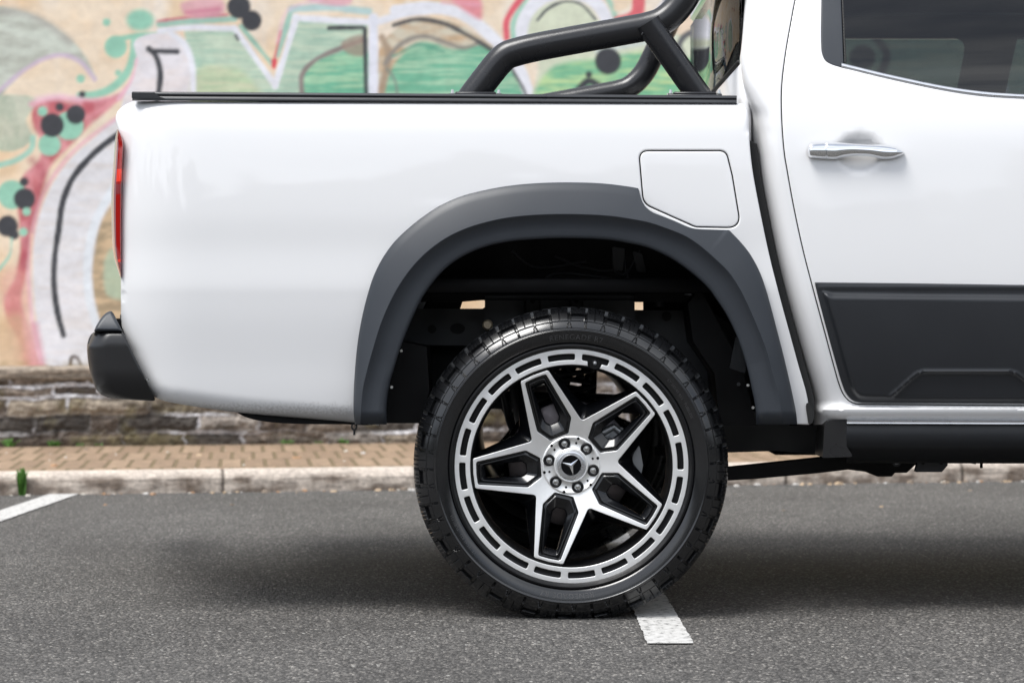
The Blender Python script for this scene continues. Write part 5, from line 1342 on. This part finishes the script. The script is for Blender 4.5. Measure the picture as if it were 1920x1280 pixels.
for a in SP:
    n = 72
    L0 = resample(pockets[SP.index(a)], n)
    # start each loop at the same direction
    def loop(pts_, r_): 
        q = resample(rounded([uv(u, v, a) for u, v in pts_], r_, 6), n * 4)
        c = np.array(uv(125, 0, a)); an = np.arctan2(q[:, 0] - c[0], -(q[:, 1] - c[1])); return q, an
    c = np.array(uv(125, 0, a))
    def ordered(q):
        # pair points by direction from the pocket's axis
        t = (q - c) @ np.array([[math.sin(R_(a)), math.cos(R_(a))], [-math.cos(R_(a)), math.sin(R_(a))]])
        t = t * np.array([.42, 1.0]); an = np.arctan2(t[:, 1], t[:, 0]); o = np.argsort(an); 
        an2 = np.linspace(-math.pi, math.pi, n, endpoint=False)
        qq = np.vstack([q[o], q[o][:1]]); aa = np.r_[an[o], an[o][0] + 2 * math.pi]
        qq = np.vstack([q[o][-1:], qq]); aa = np.r_[an[o][-1] - 2 * math.pi, aa]
        return np.stack([np.interp(an2, aa, qq[:, 0]), np.interp(an2, aa, qq[:, 1])], 1)
    o0 = ordered(resample(pockets[SP.index(a)], 500))
    def lo_(pts_, r_): return ordered(resample(rounded([uv(u, v, a) for u, v in pts_], r_, 6), 500))
    hexa = lambda k: lo_([(177.5 - k, -21.3 + k * .92), (178.5 - k, 0), (177.5 - k, 21.3 - k * .92), (83 + k * .4, 34.5 - k), (57 + k, 18 - k * .6), (57 + k, -18 + k * .6), (83 + k * .4, -34.5 + k)], [5, 30, 5, 8, 4, 4, 8])
    wnd = lambda h, k: lo_([(161 + k, -h - k), (161 + k, h + k), (92, h + 1.5 + k), (84 - k, h - 4 + k), (84 - k, -h + 4 - k), (92, -h - 1.5 - k)], [3, 3, 4, 4, 4, 4])
    lp = [(o0, .0005), (o0, .0075), (hexa(1.2), .009), (hexa(4.2), .0092), (hexa(5.6), .0060), (hexa(7.8), .0055), (hexa(8.6), .0064), (wnd(13.2, 1.4), .0185), (wnd(12.6, .4), .020), (wnd(12, 0), .023), (wnd(12, 0), .046)]
    rows = []
    for q, dy in lp: rows.append([TW(p[0], p[1], yv(p) * .6 + .4 * .028 + dy if dy > .002 else yv(p) + dy) for p in q])
    V, F = loft(rows, closed_u=True); pocket_parts.append((V, F, [0] * len(F)))
    # back of the spoke, closing it towards the barrel
    V, F, M = extrude([uv(u, v, a) for u, v in ((192, -26), (192, 26), (178, 27), (176, 25), (176, -25), (178, -27))], .024, .045, TW); pocket_parts.append((V, F, M))
def lat(prof, n=128): return lathe([(r * S, y) for r, y in prof], n)
star2 = []
for a in SP: star2 += [uv(186, -32, a), uv(187, 0, a), uv(186, 32, a), pol(112, a + 36)]
star2 = rounded(star2, [6, 30, 6, 22], 7) if False else rounded(star2, [q_ for _ in SP for q_ in (6, 30, 6, 22)], 7)
def rad_of(poly, n=720):
    d = dense(poly, 1.0); t = np.arctan2(d[:, 0], -d[:, 1]); o = np.argsort(t); r = np.hypot(d[:, 0], d[:, 1])
    tt = np.linspace(-math.pi, math.pi, n, endpoint=False)
    return tt, np.interp(tt, np.r_[t[o][-1] - 2 * math.pi, t[o], t[o][0] + 2 * math.pi], np.r_[r[o][-1], r[o], r[o][0]])
tt, s1 = rad_of(star); _, s2 = rad_of(star2)
rows = []
for k_, dy in ((0, .001), (0, .010), (.12, .0125), (.75, .034), (1, .042), (1, .060)):
    r_ = s1 + (s2 - s1) * k_; rows.append([TW(r_[q] * math.sin(tt[q]), -r_[q] * math.cos(tt[q]), float(y_star(s1[q] * math.sin(tt[q]), -s1[q] * math.cos(tt[q]))) + dy) for q in range(len(tt))])
V, F = loft(rows, closed_u=True); pocket_parts.append((V, [f[::-1] for f in F], [0] * len(F)))
barrel = lat([(228, .016), (230, .006), (229, .000), (226, -.001), (223.5, .003), (222, .010), (219, .0125), (205, .026), (188, .026), (187, .03), (189, .04), (186, .06), (184, .10), (186, .17), (194, .26), (205, .275), (226, .275)])
seat_ = lat([(212, .0245), (196, .0245)])
hubdisc = lat([(56.5, .060), (56, .0495), (54.5, .0475), (51.5, .0468), (50.2, .0480), (49, .0500), (36, .0502), (33.5, .0485), (32.5, .0445), (30.5, .0435), (28.5, .0445), (27.5, .047), (22, .0478), (.2, .0478)])
def flip(g): return g[0], [tuple(f[::-1]) for f in g[1]], g[2] if len(g) > 2 else [0] * len(g[1])

whl = link('wheel', mesh('wheel', *join(barrel, *[remat(q_, 1) for q_ in pocket_parts])[:2], [BARREL, GLOSS], join(barrel, *[remat(q_, 1) for q_ in pocket_parts])[2]), truck, (WCX - TR[0], 0 - TR[1], WCZ))
subs = []
def sub(name, geo, mats, smooth=True, label=None):
    o = link(name, mesh(name, geo[0], geo[1], mats, geo[2] if len(geo) > 2 else None, smooth), whl); subs.append(o)
    if label: o['label'] = label
    return o
sub('rim_backing', seat_, [BARREL]); sub('rim_ring', ring_g, [MACH, GLOSS]); sub('spoke_face', star_g, [MACH, GLOSS])
sub('hub_disc', hubdisc, [MACH])
DH = .05
# scallops round the hub disc and small drillings
for k in range(6):
    a = 13 + 60 * k; x, y = pol(42.7, a)
    sub('hub_drilling', lathe([(.0001, DH - .0006), (2.1 * S, DH - .0006), (2.1 * S, DH + .001)], 16, x * S, -y * S), [EMB])
    x, y = pol(52.2, a + 2); sub('hub_notch', lathe([(.0001, .0460), (2.8 * S, .0460), (2.8 * S, .048)], 12, x * S, -y * S), [EMB])
for k in range(6):
    x, y = pol(42.7, -17 + 60 * k); x *= S; y *= S
    nut = join(lathe([(11.4 * S, DH + .004), (11.3 * S, DH - .003), (10.3 * S, DH - .0052), (8.0 * S, DH - .0056), (6.4 * S, DH - .004), (5.6 * S, DH - .001), (5.5 * S, DH + .001)], 32, x, -y),
               remat(lathe([(4.9 * S, DH + .002), (4.7 * S, DH - .0020), (4.2 * S, DH - .0026), (.0001, DH - .0026)], 6, x, -y), 1))
    sub('lug_nut', nut, [NUTB, ZINC])
capg = join(lat([(27, .048), (26.5, .041), (25, .040), (20.8, .0402), (20.3, .0385), (19.2, .0385), (18.7, .0405)], 64))
sub('centre_cap', capg, [TRIM])
sub('emblem_disc', lat([(19.0, .0408), (.1, .0408)], 64), [EMB])
# three-pointed star
V, F = [], []
for t in (50, 170, 290):
    b = len(V); w0 = 3.6
    for u, v, y in ((18.6, 0, .0398), (0, w0, .0402), (0, 0, .0378), (0, -w0, .0402)):
        x, yy = uv(u, v, t - 2); V.append((x * S, y, -yy * S))
    F += [(b, b + 2, b + 1), (b, b + 3, b + 2)]
    # hip between the arms
for t in (50, 170, 290):
    pass
sub('emblem_star', (V, F), [CHROME], smooth=False)
vx, vy = pol(199.5, SLOT); 
sub('valve_stem', join(tube([(vx * S, .026, -vy * S), (vx * S, .004, -vy * S - .002)], [.0055, .0045], 14), lathe([(.0045, .004), (.0045, -.004), (.003, -.006), (.0001, -.006)], 14, vx * S, -vy * S - .002)), [CALI])
sub('valve_pocket', lathe([(.0001, .0235), (10 * S, .0235), (10 * S, .028)], 24, vx * S, -(vy + 3) * S), [GLOSS])

# tyre
NP, PER = 26, 48
nth = NP * PER
prof = [(224, .026), (226, .018), (229.5, .004), (235, -.0015), (241, -.005), (247, -.0075), (251, -.0082), (253.4, -.0088), (254.2, -.0108), (255.4, -.0108), (256.2, -.008), (257.5, -.0072)]
prof += [(r, -.0070 + .0105 * ((r - 258) / 13) ** 1.2) for r in np.linspace(258.5, 271, 11)] + [(271.8, .0040), (272.2, .0065), (273, .0065), (273.4, .0052)]
prof += [(r, .0056 + .0165 * ((r - 274) / 13) ** 1.1) for r in np.linspace(274.2, 287, 11)] + [(288.5, .0245), (290.5, .0285), (292.5, .0330), (294.3, .0380), (295.6, .0425), (296.6, .047), (297.3, .051), (297.8, .055), (298.2, .058), (298.4, .061), (298.5, .063), (298.6, .066), (298.7, .070), (298.8, .074), (299, .09), (299, .094), (299, .098), (299, .12), (299, .139), (299, .142)]
half = prof; full = half + [(r, .285 - y) for r, y in half[::-1][1:]]
pr = np.array(full); pr[:, 0] *= S; m = len(pr)
tg = np.gradient(pr, axis=0); tg /= np.linalg.norm(tg, axis=1)[:, None]; nm = np.stack([tg[:, 1], -tg[:, 0]], 1)   # outward (r, y)
nm = -nm if nm[len(half) - 1, 0] < 0 else nm
ph = (np.arange(nth) % PER) / PER; PH, PI_ = np.meshgrid(ph, np.arange(m)); RP = pr[PI_, 0] / S; YP = pr[PI_, 1]
side = np.where(YP > .1425, .285 - YP, YP); PHs = np.where(YP > .1425, (PH + .5) % 1, PH)
dsp = np.zeros_like(PH)
def band(x, a, b): return (x >= a) & (x <= b)
lug = (RP > 273.3)
g1 = lug & (band(PHs, .455, .53) | band(PHs, .925, 1.0)) & (side < .050); dsp = np.where(g1, .006, dsp)
dsp = np.where(g1 & (RP > 279) & (RP < 297.5), .0095, dsp)
dsp = np.where(g1 & (RP < 279), .003, dsp)
dsp = np.where(lug & band(PHs, .205, .225) & (side < .06), .0018, dsp)
dsp = np.where(band(PHs, .55, .905) & (RP > 279.5) & (RP < 286.5), .008, dsp)
dsp = np.where(band(PHs, .53, .90) & (RP > 273.3) & (RP <= 279.5), .0005, dsp)
for a in (.60, .70, .80, .07, .31): dsp = np.where(band(PHs, a, a + .02) & (RP > 288) & (side < .06), .0012, dsp)
cg = (side > .064) & (side < .074); dsp = np.where(cg, .009, dsp)
cg2 = (side > .092) & (side < .099); dsp = np.where(cg2, .008, dsp)
dsp = np.where((side >= .074) & (band(PHs, .2, .28) | band(PHs, .7, .78)), .007, dsp)
mo = band(RP, 259.5, 270.5)
for a in (.925, .965): dsp = np.where(mo & band(PHs, a, a + .022), .0022, dsp)
dsp = np.where(mo & band(PHs, .985, 1.0), .0022, dsp); dsp = np.where(band(RP, 268.5, 271) & (band(PHs, .925, 1.0)), .0022, dsp)
tri = np.abs((PHs - .475)) ; dsp = np.where(mo & (np.abs(tri - (271 - RP) / 11 * .05 - .012) < .012), .0022, dsp)
dsp = np.where(band(RP, 257, 258.7), .0008, dsp)
r2 = pr[PI_, 0] - nm[PI_, 0] * dsp; y2 = pr[PI_, 1] - nm[PI_, 1] * dsp
TA = np.broadcast_to((np.arange(nth) / nth * 2 * math.pi + R_(-7.6))[None], r2.shape)
V = np.stack([r2 * np.sin(TA), y2, r2 * np.cos(TA)], 2).reshape(-1, 3)
flat = WCZ - .001
under = V[:, 2] < -flat; V[:, 1] += np.where(under, (-(V[:, 2] + flat)) * np.where(V[:, 1] < .1425, -.35, .35), 0); V[under, 2] = -flat
i = np.arange(m - 1)[:, None] * nth; j = np.arange(nth)[None]; j2 = (j + 1) % nth
F = np.stack([i + j, i + j2, i + nth + j2, i + nth + j], 2).reshape(-1, 4)
me = np_mesh('tyre', V, F, [RUB], smooth=False)
me.polygons.foreach_set('use_smooth', (np.repeat(pr[:-1, 0] / S, nth) < 258) | False)
ty = link('tyre', me, whl); subs.append(ty)
# raised lettering round the sidewall
def arc_text(body, size, r, a_mid, h=.0010, y0=-.0050):
    cu = bpy.data.curves.new('lettering', 'FONT'); cu.body = body; cu.size = size; cu.extrude = 0.0; cu.align_x = 'CENTER'; cu.space_character = 1.15
    to = bpy.data.objects.new('lettering', cu); sc.collection.objects.link(to)
    bpy.context.view_layer.update()
    dg = bpy.context.evaluated_depsgraph_get(); mm2 = bpy.data.meshes.new_from_object(to.evaluated_get(dg))
    v = np.array([q.co[:] for q in mm2.vertices]); f = [tuple(p.vertices) for p in mm2.polygons]
    bpy.data.objects.remove(to); bpy.data.curves.remove(cu); bpy.data.meshes.remove(mm2)
    if not len(v): return [], []
    rr2 = r * S + v[:, 1]; an = R_(a_mid) + v[:, 0] / (r * S)
    yy = np.interp(rr2 / S, [p[0] for p in prof[:12]], [p[1] for p in prof[:12]]) - h
    return [tuple(q) for q in np.stack([rr2 * np.sin(an), yy, rr2 * np.cos(an)], 1)], [t[::-1] for t in f]
RUBT = mat('raised_rubber', (.05, .05, .052), .5)
for body, size, r, angs in (('RENEGADE R7', .019, 238, (2, 182)), ('LT 285/45 R22   TUBELESS', .009, 241, (58, 238))):
    for a in angs:
        tx = arc_text(body, size, r, a)
        if tx[1]: subs.append(link('lettering', mesh('lettering', tx[0], tx[1], [RUBT], smooth=False), whl))

# brake disc and caliper sit behind the wheel
disc = lathe([(.164, .148), (.164, .122), (.162, .120), (.095, .120), (.09, .112), (.07, .108), (.001, .108)], 96, WCX, WCZ)
part('brake_disc', disc, [STEEL])
cpts = [(150, 80), (178, 78), (190, 60), (188, 20), (176, 8), (150, 12)]
cal = extrude(rounded([(WCX / S + 960 + 95, 800), (WCX / S + 960 + 128, 838), (WCX / S + 960 + 134, 872), (WCX / S + 960 + 128, 900), (WCX / S + 960 + 102, 898), (WCX / S + 960 + 98, 850), (WCX / S + 960 + 62, 812)], 8), .098, .15)
part('brake_caliper', join(cal, tube([P(1186, 846, .092), P(1186, 846, .11)], .011, 16), tube([P(1192, 884, .092), P(1192, 884, .11)], .009, 16)), [CALI])
part('caliper_bracket', join(box(P(1100, 0, .1)[0], P(1150, 0, .1)[0], .096, .14, P(0, 838, .1)[2], P(0, 800, .1)[2], .01), tube([P(1128, 812, .09), P(1150, 800, .1), P(1165, 812, .1)], .01, 12)), [CALI])
part('backing_plate', lathe([(.001, .17), (.172, .17), (.176, .166), (.176, .15)], 48, WCX, WCZ), [UNDER])
part('hub_carrier', box(WCX - .2, WCX - .06, .2, .3, WCZ - .02, WCZ + .03, .01), [UNDER2])

# the other wheels: copies with all their sub-parts
for dx, far_ in ((0, True), (3.15, False), (3.15, True)):
    c = whl.copy(); sc.collection.objects.link(c); c.parent = truck
    c.location = (WCX - TR[0] + dx, (TR[1] if far_ else -TR[1]), WCZ)
    if far_: c.rotation_euler = (0, 0, math.pi)
    for s_ in subs:
        d_ = s_.copy(); sc.collection.objects.link(d_); d_.parent = c
for dx, far_ in ((0, True), (3.15, False), (3.15, True)):
    x = WCX + dx; y0 = .12
    g = lathe([(.164, .148), (.164, .122), (.162, .120), (.095, .120), (.001, .108)], 48, x, WCZ)
    if far_: g = ([(p[0], 2 * YC - p[1], p[2]) for p in g[0]], [t[::-1] for t in g[1]], g[2])
    part('brake_disc', g, [STEEL])
